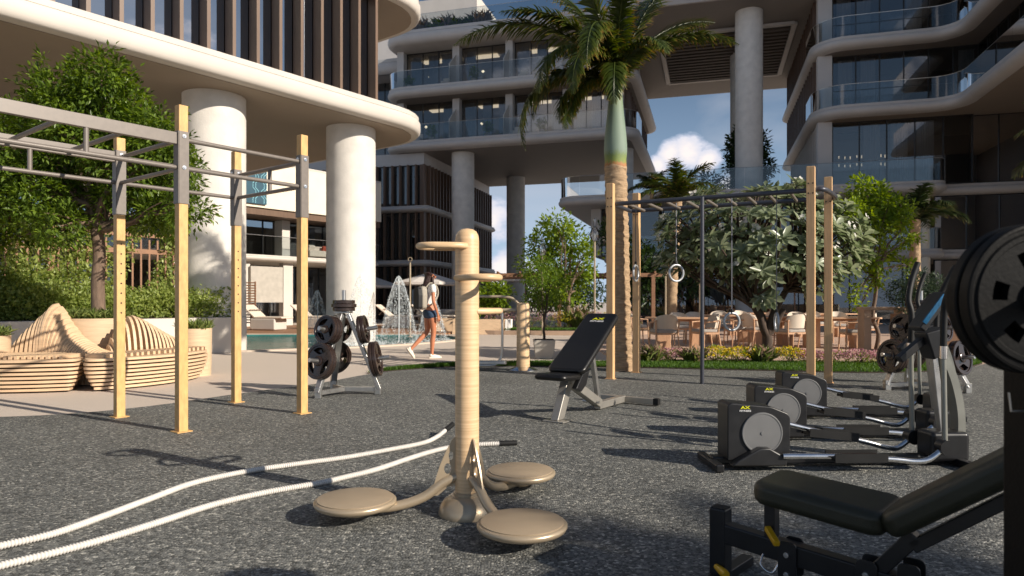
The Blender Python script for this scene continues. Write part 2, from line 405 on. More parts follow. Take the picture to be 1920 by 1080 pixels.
mat('rope_white', srgb(214, 209, 202), .6, var=.05, scale=20)
mat('rubber_black', (.012, .012, .012), .55, var=.15, spec=.3)
mat('plate_brown', (.035, .022, .018), .22, .1, var=.2, scale=15, spec=.7)
mat('plate_black', (.005, .005, .005), .55, var=.2, scale=20, bump=.08, bscale=120, spec=.14)
mat('vinyl', (.008, .0075, .007), .32, var=.12, scale=9, bump=.1, bscale=260, spec=.5)
mat('vinyl_olive', (.026, .026, .015), .42, var=.12, scale=9, bump=.12, bscale=300, spec=.4)
mat('black_paint', (.012, .012, .013), .32, var=.12, scale=12, spec=.5)
mat('housing_black', (.014, .014, .015), .38, var=.12, scale=12, spec=.5, bump=.05, bscale=200)
mat('disc_silver', (.20, .20, .20), .45, .3, var=.04, scale=9)
mat('grey_frame', srgb(170, 166, 158), .35, .55, var=.06)
mat('yellow_plastic', srgb(205, 160, 20), .4, var=.1)
mat('logo_yellow', srgb(214, 214, 30), .5, var=.02)
mat('logo_white', srgb(225, 225, 225), .5, var=.02)
mat('screen_blue', srgb(26, 90, 130), .3, var=.3, scale=30)
mat('soil', (.04, .028, .02), .95, var=.3, scale=20, bump=.6)
mat('bark_dark', (.075, .05, .036), .85, var=.3, scale=10, stretch=(3, 3, .6), bump=.6, bscale=30)
mat('bark_brown', (.17, .115, .08), .85, var=.3, scale=10, stretch=(3, 3, .6), bump=.6, bscale=30)
mat('stone_pot', srgb(176, 170, 160), .8, var=.1, scale=5, bump=.3)
mat('console_stone', srgb(176, 150, 128), .7, var=.1, scale=4, bump=.15)
mat('cushion_grey', srgb(176, 168, 160), .9, var=.08, scale=20, bump=.25, bscale=120)
mat('chair_shell', srgb(222, 208, 190), .8, var=.05, scale=10, bump=.1, bscale=150)
mat('umbrella_cloth', srgb(222, 214, 206), .85, var=.04)
mat('skin', srgb(190, 122, 88), .5, var=.06, scale=6)
mat('hair', srgb(48, 24, 18), .45, var=.3, scale=6, stretch=(30, 30, 1.5), bump=.5, bscale=40)
mat('white_cotton', srgb(238, 234, 228), .85, var=.03, scale=10, bump=.2, bscale=18)
mat('denim', srgb(44, 66, 92), .8, var=.2, scale=30, bump=.2, bscale=60)
mat('pack_grey', srgb(168, 160, 146), .8, var=.1, scale=14, bump=.2)
mat('pack_black', (.015, .015, .016), .7, var=.1)
mat('shoe_white', srgb(232, 222, 206), .6, var=.05)
mat('sofa_cushion', srgb(222, 206, 190), .85, var=.06)
mat('sofa_red', srgb(170, 80, 60), .85, var=.06)
mat('towel_blue', srgb(60, 140, 170), .85, var=.1)
mat('mural_teal', srgb(46, 84, 102), .7, var=.12, scale=5)
mat('mural_line', srgb(150, 212, 226), .6, var=.05)
def glassmat(name, tint=(.9, .93, .95), tr=.8, rough=.0, ior=1.45, refl=1.0):
    m = bpy.data.materials.new(name); m.use_nodes = True; MATS[name] = m; t = m.node_tree; t.nodes.remove(t.nodes['Principled BSDF'])
    a = t.nodes.new('ShaderNodeBsdfTransparent'); a.inputs[0].default_value = (*tint, 1)
    g = t.nodes.new('ShaderNodeBsdfGlossy'); g.inputs['Roughness'].default_value = rough; g.inputs[0].default_value = (refl, refl, refl, 1)
    lw = t.nodes.new('ShaderNodeFresnel'); lw.inputs[0].default_value = ior
    mx = t.nodes.new('ShaderNodeMixShader'); mr = t.nodes.new('ShaderNodeMath'); mr.operation = 'MULTIPLY_ADD'; mr.inputs[1].default_value = 1 - (1 - tr) * .5; mr.inputs[2].default_value = (1 - tr)
    mr.use_clamp = True
    t.links.new(lw.outputs[0], mr.inputs[0]); t.links.new(mr.outputs[0], mx.inputs[0]); t.links.new(a.outputs[0], mx.inputs[1]); t.links.new(g.outputs[0], mx.inputs[2])
    t.links.new(mx.outputs[0], t.nodes['Material Output'].inputs[0]); return m
glassmat('window_glass', (.66, .68, .70), .95, ior=1.5)
glassmat('mirror_glass', (.2, .22, .25), .55, ior=1.7)
glassmat('rail_glass', (.84, .87, .88), .96, ior=1.3, refl=.8)
glassmat('lantern_glass', (.9, .9, .9), .9)
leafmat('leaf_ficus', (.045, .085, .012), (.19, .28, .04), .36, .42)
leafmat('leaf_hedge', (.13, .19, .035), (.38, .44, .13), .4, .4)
leafmat('leaf_lime', (.10, .17, .012), (.26, .36, .04), .5, .4)
leafmat('leaf_fresh', (.065, .13, .014), (.17, .27, .035), .5, .38)
leafmat('leaf_deep', (.018, .038, .012), (.05, .09, .022), .4, .25)
leafmat('leaf_blue', (.03, .055, .03), (.08, .12, .06), .5, .2)
leafmat('leaf_frangipani', (.075, .115, .045), (.34, .38, .25), .32, .34, spec=.6)
leafmat('petal_white', (.62, .6, .55), (.8, .78, .74), .6, .3)
leafmat('petal_yellow', (.55, .42, .02), (.75, .62, .04), .6, .3)
leafmat('petal_pink', (.42, .2, .22), (.62, .38, .38), .6, .3)
leafmat('grass_blade', (.035, .085, .012), (.10, .20, .02), .55, .3)
leafmat('reed_blade', (.13, .19, .04), (.32, .38, .12), .6, .3)
leafmat('plume', (.28, .2, .14), (.45, .36, .27), .7, .3)
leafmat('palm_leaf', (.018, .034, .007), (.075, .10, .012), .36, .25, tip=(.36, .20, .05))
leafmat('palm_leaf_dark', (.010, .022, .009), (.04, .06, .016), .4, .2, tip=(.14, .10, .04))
# ------------------------------------------------------------------ ground materials
def granules():
    m = bpy.data.materials.new('rubber_granules'); m.use_nodes = True; MATS['rubber_granules'] = m; t = m.node_tree; p = t.nodes['Principled BSDF']
    tcn = t.nodes.new('ShaderNodeTexCoord'); nz = t.nodes.new('ShaderNodeTexNoise'); nz.inputs['Scale'].default_value = 45; nz.inputs['Detail'].default_value = 2
    mixv = t.nodes.new('ShaderNodeMix'); mixv.data_type = 'VECTOR'; mixv.inputs['Factor'].default_value = .012
    t.links.new(tcn.outputs['Object'], nz.inputs['Vector']); t.links.new(tcn.outputs['Object'], mixv.inputs['A']); t.links.new(nz.outputs['Color'], mixv.inputs['B'])
    v1 = t.nodes.new('ShaderNodeTexVoronoi'); v1.inputs['Scale'].default_value = 82; v1.inputs['Randomness'].default_value = 1
    v2 = t.nodes.new('ShaderNodeTexVoronoi'); v2.inputs['Scale'].default_value = 150
    t.links.new(mixv.outputs['Result'], v1.inputs['Vector']); t.links.new(mixv.outputs['Result'], v2.inputs['Vector'])
    s1 = t.nodes.new('ShaderNodeSeparateColor'); t.links.new(v1.outputs['Color'], s1.inputs[0])
    s2 = t.nodes.new('ShaderNodeSeparateColor'); t.links.new(v2.outputs['Color'], s2.inputs[0])
    rp = t.nodes.new('ShaderNodeValToRGB'); rp.color_ramp.interpolation = 'CONSTANT'; el = rp.color_ramp.elements
    el[0].color = (.05, .053, .051, 1); el[1].position = .34; el[1].color = (.135, .14, .135, 1)
    for pos, c in ((.56, (.19, .195, .185)), (.72, (.23, .23, .21)), (.85, (.34, .335, .30)), (.935, (.62, .60, .53))):
        e = el.new(pos); e.color = (*c, 1)
    t.links.new(s1.outputs[0], rp.inputs[0])
    rp2 = t.nodes.new('ShaderNodeValToRGB'); rp2.color_ramp.interpolation = 'CONSTANT'; e2 = rp2.color_ramp.elements
    e2[0].color = (.075, .077, .075, 1); e2[1].position = .5; e2[1].color = (.15, .155, .145, 1); e = e2.new(.88); e.color = (.30, .29, .26, 1)
    t.links.new(s2.outputs[1], rp2.inputs[0])
    mx = t.nodes.new('ShaderNodeMix'); mx.data_type = 'RGBA'; mx.inputs['Factor'].default_value = .35
    t.links.new(rp.outputs[0], mx.inputs['A']); t.links.new(rp2.outputs[0], mx.inputs['B'])
    # broad wear
    big = t.nodes.new('ShaderNodeTexNoise'); big.inputs['Scale'].default_value = .9; big.inputs['Detail'].default_value = 5; t.links.new(tcn.outputs['Object'], big.inputs['Vector'])
    hs = t.nodes.new('ShaderNodeHueSaturation'); mr = t.nodes.new('ShaderNodeMapRange'); mr.inputs['To Min'].default_value = .86; mr.inputs['To Max'].default_value = 1.16
    mr.inputs['From Min'].default_value = .3; mr.inputs['From Max'].default_value = .7
    t.links.new(big.outputs['Fac'], mr.inputs[0]); t.links.new(mr.outputs[0], hs.inputs['Value']); t.links.new(mx.outputs['Result'], hs.inputs['Color']); t.links.new(hs.outputs[0], p.inputs['Base Color'])
    p.inputs['Roughness'].default_value = .72; p.inputs['Specular IOR Level'].default_value = .35
    bp = t.nodes.new('ShaderNodeBump'); bp.inputs['Strength'].default_value = .9; bp.inputs['Distance'].default_value = .006
    t.links.new(v1.outputs['Distance'], bp.inputs['Height']); bp.invert = True; t.links.new(bp.outputs[0], p.inputs['Normal'])
granules()
mat('paving', srgb(206, 192, 178), .75, var=.09, scale=70, bump=.3, bscale=120, detail=9)
mat('paving_edge', srgb(196, 182, 166), .75, var=.06, scale=30, bump=.2)
mat('deck_tile', srgb(200, 172, 152), .65, var=.1, scale=6, bump=.15, bscale=60)
mat('pool_tile', srgb(64, 140, 138), .3, var=.1, scale=8)
mat('deck_wood', srgb(150, 110, 80), .6, var=.15, scale=5, stretch=(8, 1, 1))
def water():
    m = bpy.data.materials.new('pool_water'); m.use_nodes = True; MATS['pool_water'] = m; t = m.node_tree; t.nodes.remove(t.nodes['Principled BSDF'])
    a = t.nodes.new('ShaderNodeBsdfTransparent'); a.inputs[0].default_value = (.62, .9, .88, 1); g = t.nodes.new('ShaderNodeBsdfGlossy'); g.inputs['Roughness'].default_value = .03
    f = t.nodes.new('ShaderNodeFresnel'); f.inputs[0].default_value = 1.33; mx = t.nodes.new('ShaderNodeMixShader')
    n = t.nodes.new('ShaderNodeTexNoise'); n.inputs['Scale'].default_value = 2.6; n.inputs['Detail'].default_value = 4; tcn = t.nodes.new('ShaderNodeTexCoord'); t.links.new(tcn.outputs['Object'], n.inputs['Vector'])
    b = t.nodes.new('ShaderNodeBump'); b.inputs['Strength'].default_value = .35; b.inputs['Distance'].default_value = .12; t.links.new(n.outputs['Fac'], b.inputs['Height'])
    t.links.new(b.outputs[0], g.inputs['Normal']); t.links.new(b.outputs[0], f.inputs['Normal'])
    ml = t.nodes.new('ShaderNodeMath'); ml.operation = 'MULTIPLY'; ml.inputs[1].default_value = .6; t.links.new(f.outputs[0], ml.inputs[0])
    t.links.new(ml.outputs[0], mx.inputs[0]); t.links.new(a.outputs[0], mx.inputs[1]); t.links.new(g.outputs[0], mx.inputs[2]); t.links.new(mx.outputs[0], t.nodes['Material Output'].inputs[0])
water()
def structure(name, me, loc=(0, 0, 0)):
    o = bpy.data.objects.new(name, me); COL.objects.link(o); o.location = loc; o['kind'] = 'structure'; return o

# ------------------------------------------------------------------ ground, pool, rubber floor, lawn strip
pool_out = [p.to_2d() for p in closed_path([(-6.4, 15.0, 0), (-4.9, 15.55, 0), (-3.3, 16.6, 0), (-2.0, 18.4, 0), (-1.55, 20.0, 0), (-2.6, 21.9, 0), (-5.5, 22.4, 0), (-9.5, 22.2, 0), (-11, 19.5, 0), (-9.2, 16.2, 0)], 6)]
big = [(-400, -60), (400, -60), (400, 900), (-400, 900)]
structure('paving', plate_mesh('paving', big, [[tuple(p) for p in pool_out]], 0, 'paving', plane='xy'))
b = MB(); n_ = len(pool_out)
b.add([(p.x, p.y, 0) for p in pool_out] + [(p.x, p.y, -.7) for p in pool_out], [(i, (i + 1) % n_, n_ + (i + 1) % n_, n_ + i) for i in range(n_)] + [tuple(range(n_, 2 * n_))])
structure('pool_basin', b.mesh('pool_basin', 'pool_tile'))
structure('pool_water', MB().add([(p.x, p.y, -.035) for p in pool_out], [tuple(range(n_))]).mesh('pool_water', 'pool_water'))
cop = MB(); o2 = inset(pool_out, -.22)
cop.add([(p.x, p.y, .004) for p in inset(pool_out, -.005)] + [(p.x, p.y, .035) for p in inset(pool_out, -.005)] + [(p.x, p.y, .035) for p in o2] + [(p.x, p.y, 0) for p in o2],
        [(k * n_ + i, k * n_ + (i + 1) % n_, (k + 1) * n_ + (i + 1) % n_, (k + 1) * n_ + i) for k in range(3) for i in range(n_)])
structure('pool_coping', cop.mesh('pool_coping', 'paving_edge'))
edge = [(-6.2, 5.6), (-5.23, 6.29), (-4.36, 6.58), (-3.76, 7.11), (-3.12, 8.25), (-2.6, 9.0), (-2.15, 10.2), (-1.75, 10.75), (-.9, 11.35), (.36, 11.35), (1.92, 11.15), (3.66, 10.75), (5.3, 10.35), (6.6, 10.6), (7.6, 11.3), (8.9, 12.6), (10, 14)]
ep = [p for p in smooth_path([(x, y, 0) for x, y in edge], 5)]
rub = [(p.x, p.y) for p in ep] + [(16, 12), (16, -8), (-16, -8), (-16, 2.5)]
b = MB().prism(rub, 0.001, .012); structure('rubber_floor', b.mesh('rubber_floor', 'rubber_granules'))
# dining terrace
structure('dining_floor', MB().prism([(2.2, 12.3), (9.5, 11.9), (10.5, 13.5), (13, 20), (12, 25), (2.2, 24), (1.9, 14)], .001, .03).mesh('dining_floor', 'deck_tile'))
structure('pool_deck', MB().prism([(-10.5, 22.6), (-2.2, 22.6), (-1.2, 24), (-1.8, 30), (-9, 31), (-12, 27)], .001, .05).mesh('pool_deck', 'deck_wood'))
# lawn strip between the rubber floor and the paving: soil sheet and blades
back = [(-1.75, 11.0), (-.9, 11.75), (.36, 12.0), (1.92, 12.0), (2.3, 12.25), (3.66, 12.2), (5.3, 12.0), (6.6, 11.9), (7.6, 12.3), (8.9, 13.3)]
front = [(-2.2, 10.35), (-1.75, 10.79), (-.9, 11.39), (.36, 11.39), (1.92, 11.19), (3.66, 10.79), (5.3, 10.39), (6.6, 10.64), (7.6, 11.34), (8.9, 12.64)]
fp = [p.to_2d() for p in smooth_path([(x, y, 0) for x, y in front], 5)]; bk = [p.to_2d() for p in smooth_path([(x, y, 0) for x, y in back], 5)]
structure('lawn_soil', MB().prism([tuple(p) for p in fp] + [tuple(p) for p in reversed(bk)], .001, .02).mesh('lawn_soil', 'soil'))
cnt = 52000; ts = rng.random(cnt); fa = np.array([tuple(p) for p in fp]); ba = np.array([tuple(p) for p in bk])
def samp(a, t):
    d = np.concatenate([[0], np.cumsum(np.linalg.norm(np.diff(a, axis=0), axis=1))]); d /= d[-1]
    return np.stack([np.interp(t, d, a[:, 0]), np.interp(t, d, a[:, 1])], 1)
w_ = rng.random((cnt, 1)); xy = samp(fa, ts) * (1 - w_) + samp(ba, ts) * w_
pos = np.concatenate([xy, np.full((cnt, 1), .018)], 1)
dd = rng.normal(size=(cnt, 3)) * [.45, .45, 0] + [0, 0, 1]
g = bpy.data.objects.new('lawn_grass', leaf_mesh('lawn_grass', pos, dd, rand_dirs(cnt) * [1, 1, .1], rng.uniform(.035, .075, cnt), .16, 'grass_blade', fold=.1)); COL.objects.link(g)
tag(g, 'short green lawn strip edging the grey rubber floor', 'lawn', kind='stuff')

def glow(name, st, col=(1, .78, .5, 1)):
    em = bpy.data.materials.new(name); em.use_nodes = True; p = em.node_tree.nodes['Principled BSDF']; p.inputs['Emission Color'].default_value = col; p.inputs['Emission Strength'].default_value = st; MATS[name] = em
glow('lamp_and_fill_glow', 1.1); glow('lamp_bulb', 3.2)
# ------------------------------------------------------------------ building kit
def facade(par, p0, p1, z0, z1, n, curtains=0.3, glass='window_glass', depth=.08, frame_w=.05, inside=4, room=True, mull_m='dark_frame', transom=None, pane_name='window_pane', back_m='interior'):
    """a run of full height panes between two local points, the room side to the left of p0->p1."""
    p0 = Vector(p0).to_3d(); p1 = Vector(p1).to_3d(); d = (p1 - p0); l = d.length; d.normalize(); a = math.atan2(d.y, d.x); nrm = Vector((-d.y, d.x, 0)); w = l / n; h = z1 - z0
    for i in range(n):
        c = p0 + d * (w * (i + .5)); bx(pane_name, par, glass, (c.x, c.y, z0 + h / 2), (w - frame_w, .02, h - .08), a)
        if random.random() < curtains:
            inst('curtain', curtain_mesh(w * .62, h - .15), par, Vector((c.x, c.y, z0 + .05)) + nrm * .3 + d * random.uniform(-.15, .15) * w, (0, 0, a))
    for i in range(n + 1):
        c = p0 + d * (w * i); bx('mullion', par, mull_m, (c.x, c.y, z0 + h / 2), (frame_w, depth, h), a)
    for z, t in ((z0 + .02, .04), (z1 - .02, .04)):
        c = (p0 + p1) / 2; bx('window_rail', par, mull_m, (c.x, c.y, z), (l + .01, depth - .004, t), a)
    if transom:
        c = (p0 + p1) / 2; bx('window_rail', par, mull_m, (c.x, c.y, z0 + transom), (l + .01, depth - .004, .03), a)
    if room:
        c = (p0 + p1) / 2 + nrm * inside; bx('back_wall', par, back_m, (c.x, c.y, z0 + h / 2), (l - .02, .1, h), a)
_cm = {}
def curtain_mesh(w, h):
    k = (round(w, 2), round(h, 2))
    if k in _cm: return _cm[k]
    b = MB(); n = 36; vs = []
    for i in range(n + 1):
        x = -w / 2 + w * i / n; y = .035 * math.sin(i * 1.7) + .02 * math.sin(i * .6); vs += [(x, y, 0), (x, y, h)]
    b.add(vs, [(2 * i, 2 * i + 2, 2 * i + 3, 2 * i + 1) for i in range(n)]); _cm[k] = b.mesh('curtain', 'curtain', 60); return _cm[k]
def rail_glass(par, path, z0, h=1.0, cap=True, name='railing_glass', m='rail_glass'):
    """glass balustrade along a local path, one pane per straight metre or bend."""
    pts = [Vector((p[0], p[1], 0)) for p in path]; i = 0; seg = []; cur = [pts[0]]; acc_ = 0
    for a, c in zip(pts, pts[1:]):
        l = (c - a).length; k = max(1, int(round(l / 1.6)))
        for j in range(k):
            q = a.lerp(c, (j + 1) / k); cur.append(q); acc_ += l / k
            if acc_ > 1.25: seg.append(cur); cur = [q]; acc_ = 0
    if len(cur) > 1: seg.append(cur)
    for s_ in seg:
        b = MB(); vs = []; m_ = len(s_)
        for j, q in enumerate(s_):
            d = (s_[min(j + 1, m_ - 1)] - s_[max(j - 1, 0)]).normalized(); nn = Vector((-d.y, d.x, 0)) * .006
            e = d * .006 * ((j == 0) - (j == m_ - 1))
            for z in (z0, z0 + h): vs += [q + nn + e + Vector((0, 0, z)), q - nn + e + Vector((0, 0, z))]
        fs = []
        for j in range(m_ - 1):
            o = 4 * j; fs += [(o, o + 4, o + 6, o + 2), (o + 1, o + 3, o + 7, o + 5), (o + 2, o + 6, o + 7, o + 3)]
        b.add(vs, fs); b.build(name, m, par, smooth=30)
    if cap: MB().tube([p + Vector((0, 0, z0 + h + .008)) for p in pts], .012, 5).build('handrail', 'satin_steel', par, smooth=60)
def fins(par, p0, p1, z0, z1, n, w=.07, dep=.3, m='brown_fin', off=0):
    p0 = Vector(p0).to_3d(); p1 = Vector(p1).to_3d(); d = (p1 - p0); l = d.length; d.normalize(); a = math.atan2(d.y, d.x); nrm = Vector((d.y, -d.x, 0))
    for i in range(n):
        c = p0 + d * (l * i / (n - 1)) + nrm * (dep / 2 + off); bx('fin', par, m, (c.x, c.y, (z0 + z1) / 2), (w, dep, z1 - z0), a)
def slab(par, out, rad, z0, T, m='tower_render', name='floor_slab', prof=None):
    o = rpoly(out, rad); return inst(name, slab_mesh(name, o, z0, T, m, prof), par)
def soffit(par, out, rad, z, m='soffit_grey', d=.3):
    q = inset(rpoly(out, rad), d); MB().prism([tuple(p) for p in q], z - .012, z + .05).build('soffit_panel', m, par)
def pillar(label, x, y, r, z1, m='concrete_column', z0=0, group=None, rim=True):
    o = MB().lathe([(r, z0), (r, z1)], 64).build('round_column', m, None, smooth=50); o.location = (x, y, 0)
    return tag(o, label, 'column', group)
def pot_plant(loc, h, label, kind='leaf_fresh', n=240, group='potted plants on the balconies', rad=.22):
    t = thing('potted_plant', label, 'potted plant', loc, 0, group)
    MB().lathe([(.11, 0), (.16, .28), (.15, .28), (.14, .24)], 14).build('pot', 'stone_pot', t, smooth=40)
    b = MB()
    for k in range(5): limb(b, (0, 0, .22), (random.uniform(-rad, rad), random.uniform(-rad, rad), h * random.uniform(.6, .9)), .012, .006, k=4)
    b.build('stem', 'bark_dark', t)
    p, d, nn = crown_points([((0, 0, h * .6), (rad, rad, h * .38), 1)], n // 9, .1, 9, .2)
    link(bpy.data.objects.new('foliage', leaf_mesh('foliage', p, d, nn, rng.uniform(.08, .14, len(p)), .45, kind)), t); return t

# ------------------------------------------------------------------ raised building over the two big columns (left)
TA = Vector((-2.42, 18.34, 0)); RA = math.atan2(.791, .612)
FP1 = [(.17, 0), (.10, .03), (.05, .09), (.015, .2), (0, .38), (0, .55), (.012, .66), (.03, .70), (.035, .72), (.10, .72), (.10, .75), (.05, .75), (.05, .97), (.07, 1)]
bl = thing('raised_building', 'cream raised building with brown vertical fins and rounded edge, on two thick columns', 'building', TA, RA)
out = [(.95, 0), (.95, 16), (-17, 16), (-17, 0)]
slab(bl, out, [1.7, 1.5, 0, 0], 5.68, .5, 'white_render', prof=FP1)
slab(bl, out, [1.7, 1.5, 0, 0], 8.92, .5, 'white_render', prof=FP1)
slab(bl, out, [1.7, 1.5, 0, 0], 11.9, .5, 'white_render', name='roof')
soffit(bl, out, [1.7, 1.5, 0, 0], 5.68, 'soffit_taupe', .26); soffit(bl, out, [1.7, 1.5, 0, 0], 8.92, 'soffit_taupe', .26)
for (z0, z1) in ((6.18, 8.92), (9.42, 11.9)):
    fins(bl, (-16.9, .45, 0), (-1.43, .45, 0), z0, z1, 29, .075, .3, off=-.02)
    facade(bl, (-16.95, .5, 0), (-1.4, .5, 0), z0, z1, 14, 0, 'mirror_glass', room=False)
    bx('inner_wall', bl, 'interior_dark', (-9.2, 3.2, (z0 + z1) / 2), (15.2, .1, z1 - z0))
    bx('side_wall', bl, 'brown_fin', (-1.42, 8, (z0 + z1) / 2), (.08, 15, z1 - z0))
CW = 'pale rendered round columns'
pillar('thick pale round column standing in the pool, nearer the gym than the balcony wing', -4.28, 18.15, .64, 5.72, z0=-.6)
pillar('thick pale round column rising behind the leafy hedge and white wall', -6.67, 15.3, .665, 5.72)

# low wing behind the pool
WO = Vector((-10.9, 31.6, 0))
wg = thing('balcony_wing', 'low cream wing with balcony and white ground floor walls behind the pool', 'building', WO, RA)
slab(wg, [(5.6, -.9), (5.6, 7), (-15, 7), (-15, -.9)], 0.4, 2.86, .3, 'white_render')
bx('parapet_wall', wg, 'cream_wall', (-4.7, -.75, 6.22), (20.5, .3, 2.0))
bx('soffit_beam', wg, 'brown_fin', (-4.7, .3, 5.06), (20.5, 2.2, .3))
bx('roof', wg, 'white_render', (-4.7, 4, 7.26), (20.5, 9.8, .1))
facade(wg, (-14.8, .8, 0), (5.4, .8, 0), 3.16, 4.9, 18, .45, inside=3)
rail_glass(wg, [(-14.9, -.8), (5.5, -.8)], 3.16, .85)
for x in (-13.0, -8.6, -4.2, .6, 4.9): bx('pier', wg, 'white_render', (x, .45, 4.03), (.42, .62, 1.74))
facade(wg, (-14.8, 2.2, 0), (5.4, 2.2, 0), 0.05, 2.86, 14, .4, inside=3)
bx('side_wall', wg, 'cream_wall', (5.5, 4.2, 3.6), (.2, 6, 7.2))
for x, w in ((-4.4, 1.25), (-2.0, .75), (.3, .5), (3.4, .5)): bx('ground_wall', wg, 'white_render', (x, -.3, 1.43), (w, .35, 2.86))
bx('ground_wall', wg, 'white_render', (-3.0, -.75, 1.95), (1.8, .12, 1.8)); bx('ground_wall', wg, 'stone_pot', (-.9, -.6, 1.85), (1.6, .12, 1.6))
# teal wall panel with pale interlocking hexagon lines
mu = thing('wall_panel', 'teal wall panel with pale interlocking hexagon line pattern hung on the cream parapet', 'wall panel', WO + Vector((.612, .791, 0)) * -2.3 + Vector((.791, -.612, 0)) * .96 + Vector((0, 0, 0)), RA)
MB().box((0, 0, 6.35), (2.3, .1, 2.0)).build('board', 'mural_teal', mu)
ln = MB()
for c in range(5):
    for off in (0, .13):
        x0 = -1.0 + c * .5; pts = []
        for k in range(6):
            z = 5.38 + k * .33; sx = (.12 if (k // 1) % 2 else -.02) * (1 if c % 2 else -1); pts += [(x0 + sx + off, -.056, z), (x0 + sx + off, -.056, z + .2)]
        for a, c2 in zip(pts, pts[1:]): ln.bar(a, c2, .018, .008, up=(0, 1, 0))
ln.build('hexagon_lines', 'mural_line', mu)

# ------------------------------------------------------------------ centre tower
QC = Vector((-2.73, 38, 0)); RC = math.atan2(-.2776, .9607)
def QL(x, y, z=0): return QC + Vector((.9607, -.2776, 0)) * x + Vector((.2776, .9607, 0)) * y + Vector((0, 0, z))
ct = thing('balcony_tower', 'grey white hotel block raised on columns with two glazed balcony floors and roof garden', 'building', QC, RC)
o1 = [(9.65, 0), (9.65, 13.4), (-5.1, 13.4), (-5.1, 0)]
for z in (9.7, 12.83): slab(ct, o1, [1.3, 1, 1, 1.3], z, .56)
slab(ct, o1, [1.3, 1, 1, 1.3], 15.85, .75, name='roof')
slab(ct, [(-5, 3.2), (-5, 13), (-14, 13), (-14, 3.2)], [.3, 0, 0, .3], 9.7, .56); slab(ct, [(-5, 3.2), (-5, 13), (-14, 13), (-14, 3.2)], [.3, 0, 0, .3], 12.83, .56)
slab(ct, [(-5, 2.6), (-5, 13), (-14, 13), (-14, 2.6)], [.3, 0, 0, .3], 15.2, .9)
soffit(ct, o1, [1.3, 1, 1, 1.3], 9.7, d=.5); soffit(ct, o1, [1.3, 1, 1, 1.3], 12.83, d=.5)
cols = [-4.4, -.9, 2.3, 5.6, 8.5]
for z0, z1 in ((10.26, 12.83), (13.39, 15.85)):
    for i, x in enumerate(cols): bx('pier', ct, 'tower_render', (x, 1.5, (z0 + z1) / 2), (.42, .5, z1 - z0))
    for a, c in zip(cols, cols[1:]):
        facade(ct, (a + .22, 1.75, 0), (c - .22, 1.75, 0), z0, z1, 3, .6, inside=3.6, back_m='interior')
        bx('added_room_glow', ct, 'lamp_and_fill_glow', ((a + c) / 2 + random.uniform(-.5, .5), 3.2, z1 - .06), (1.6, .5, .05)); MB().lathe([(.001, -.1), (.1, 0), (.001, .1)], 12).build('lamp_globe', 'lamp_bulb', ct, loc=((a + c) / 2 + random.uniform(-.9, .9), 3.0, z0 + random.uniform(1.2, 1.9)))  # glowing ceiling panel added in every bay to brighten its dark room
        bx('cabinet', ct, random.choice(['pergola_timber', 'sofa_cushion', 'brown_fin']), ((a + c) / 2 + random.uniform(-.8, .8), 4.6, z0 + .5), (1.2, .5, 1.0))
    for x in cols[1:-1]: MB().prism([(0, 0), (1.1, 0), (1.1, 1.1), (0, 2.0)], -.02, .02, Matrix.Rotation(R(90), 3, 'X'), (0, 0, 0)).build('balcony_screen', 'curtain', ct, loc=(x - .55, 0, 0)).matrix_local = Matrix.Translation((x, 1.3, z0)) @ Matrix.Rotation(R(-90), 4, 'Z')
    facade(ct, (-13.8, 4.4, 0), (-4.7, 4.4, 0), z0, z1, 8, .4, inside=3)
    bx('side_wall', ct, 'brown_fin', (8.66, 7.4, (z0 + z1) / 2), (.1, 11.4, z1 - z0)); fins(ct, (8.7, 2.2, 0), (8.7, 13, 0), z0, z1, 14, .09, .28)
    bx('side_wall', ct, 'tower_render', (-4.5, 3.1, (z0 + z1) / 2), (.16, 2.6, z1 - z0))
    r_ = inset(rpoly(o1, [1.3, 1, 1, 1.3]), .12); k = len(r_)
    # balustrade follows the front edge and both rounded corners
    rr = [p for p in r_ if p.y < 6]; rr.sort(key=lambda p: (math.atan2(p.y - 4, p.x - 2.3) + 2 * PI + 1.2) % (2 * PI)); fr = sorted([p for p in rr if p.y < 1.45], key=lambda p: p.x)
    rail_glass(ct, [(fr[0].x, 3.0)] + [tuple(p) for p in fr] + [(fr[-1].x, 3.0)], z0 - .03, .95)
rail_glass(ct, [(-4.9, 8), (-4.9, 1.3), (-3.8, .25), (9, .25)], 16.6, .9)
bx('stair_tower', ct, 'white_render', (-3.9, 9.5, 19), (4.6, 5, 4.9)); bx('stair_tower', ct, 'tower_render', (-8.6, 9.4, 18.2), (4.8, 5, 4.4))
# its lower block with slatted sides
lb = thing('slatted_block', 'lower block with rows of brown vertical slats and pale floor edges under the balcony tower', 'building', QL(-2.7, .8), RC)
for z, t_ in ((3.12, .36), (6.25, .36)): slab(lb, [(.5, -.5), (.5, 12.6), (-10, 12.6), (-10, -.5)], [.5, .5, 0, 0], z, t_, 'tower_render')
bx('top_band', lb, 'tower_render', (-5, 6, 9.35), (10.1, 12.2, .7))
for z0, z1 in ((0, 3.12), (3.48, 6.25), (6.61, 9.0)):
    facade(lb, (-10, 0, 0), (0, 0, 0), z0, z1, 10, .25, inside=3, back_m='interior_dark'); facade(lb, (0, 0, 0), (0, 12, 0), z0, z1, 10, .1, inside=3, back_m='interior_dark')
    fins(lb, (-9.9, -.04, 0), (0.1, -.04, 0), z0, z1, 21, .085, .26); fins(lb, (.04, .3, 0), (.04, 11.9, 0), z0, z1, 24, .085, .26)
    bx('corner_post', lb, 'brown_fin', (-.02, -.02, (z0 + z1) / 2), (.3, .3, z1 - z0))
GT = 'tall columns under the towers'
p = Vector((-2.85, 39.7)); pillar('tall grey column under the balcony tower, directly behind the round timber exercise post', p.x, p.y, .66, 9.75)
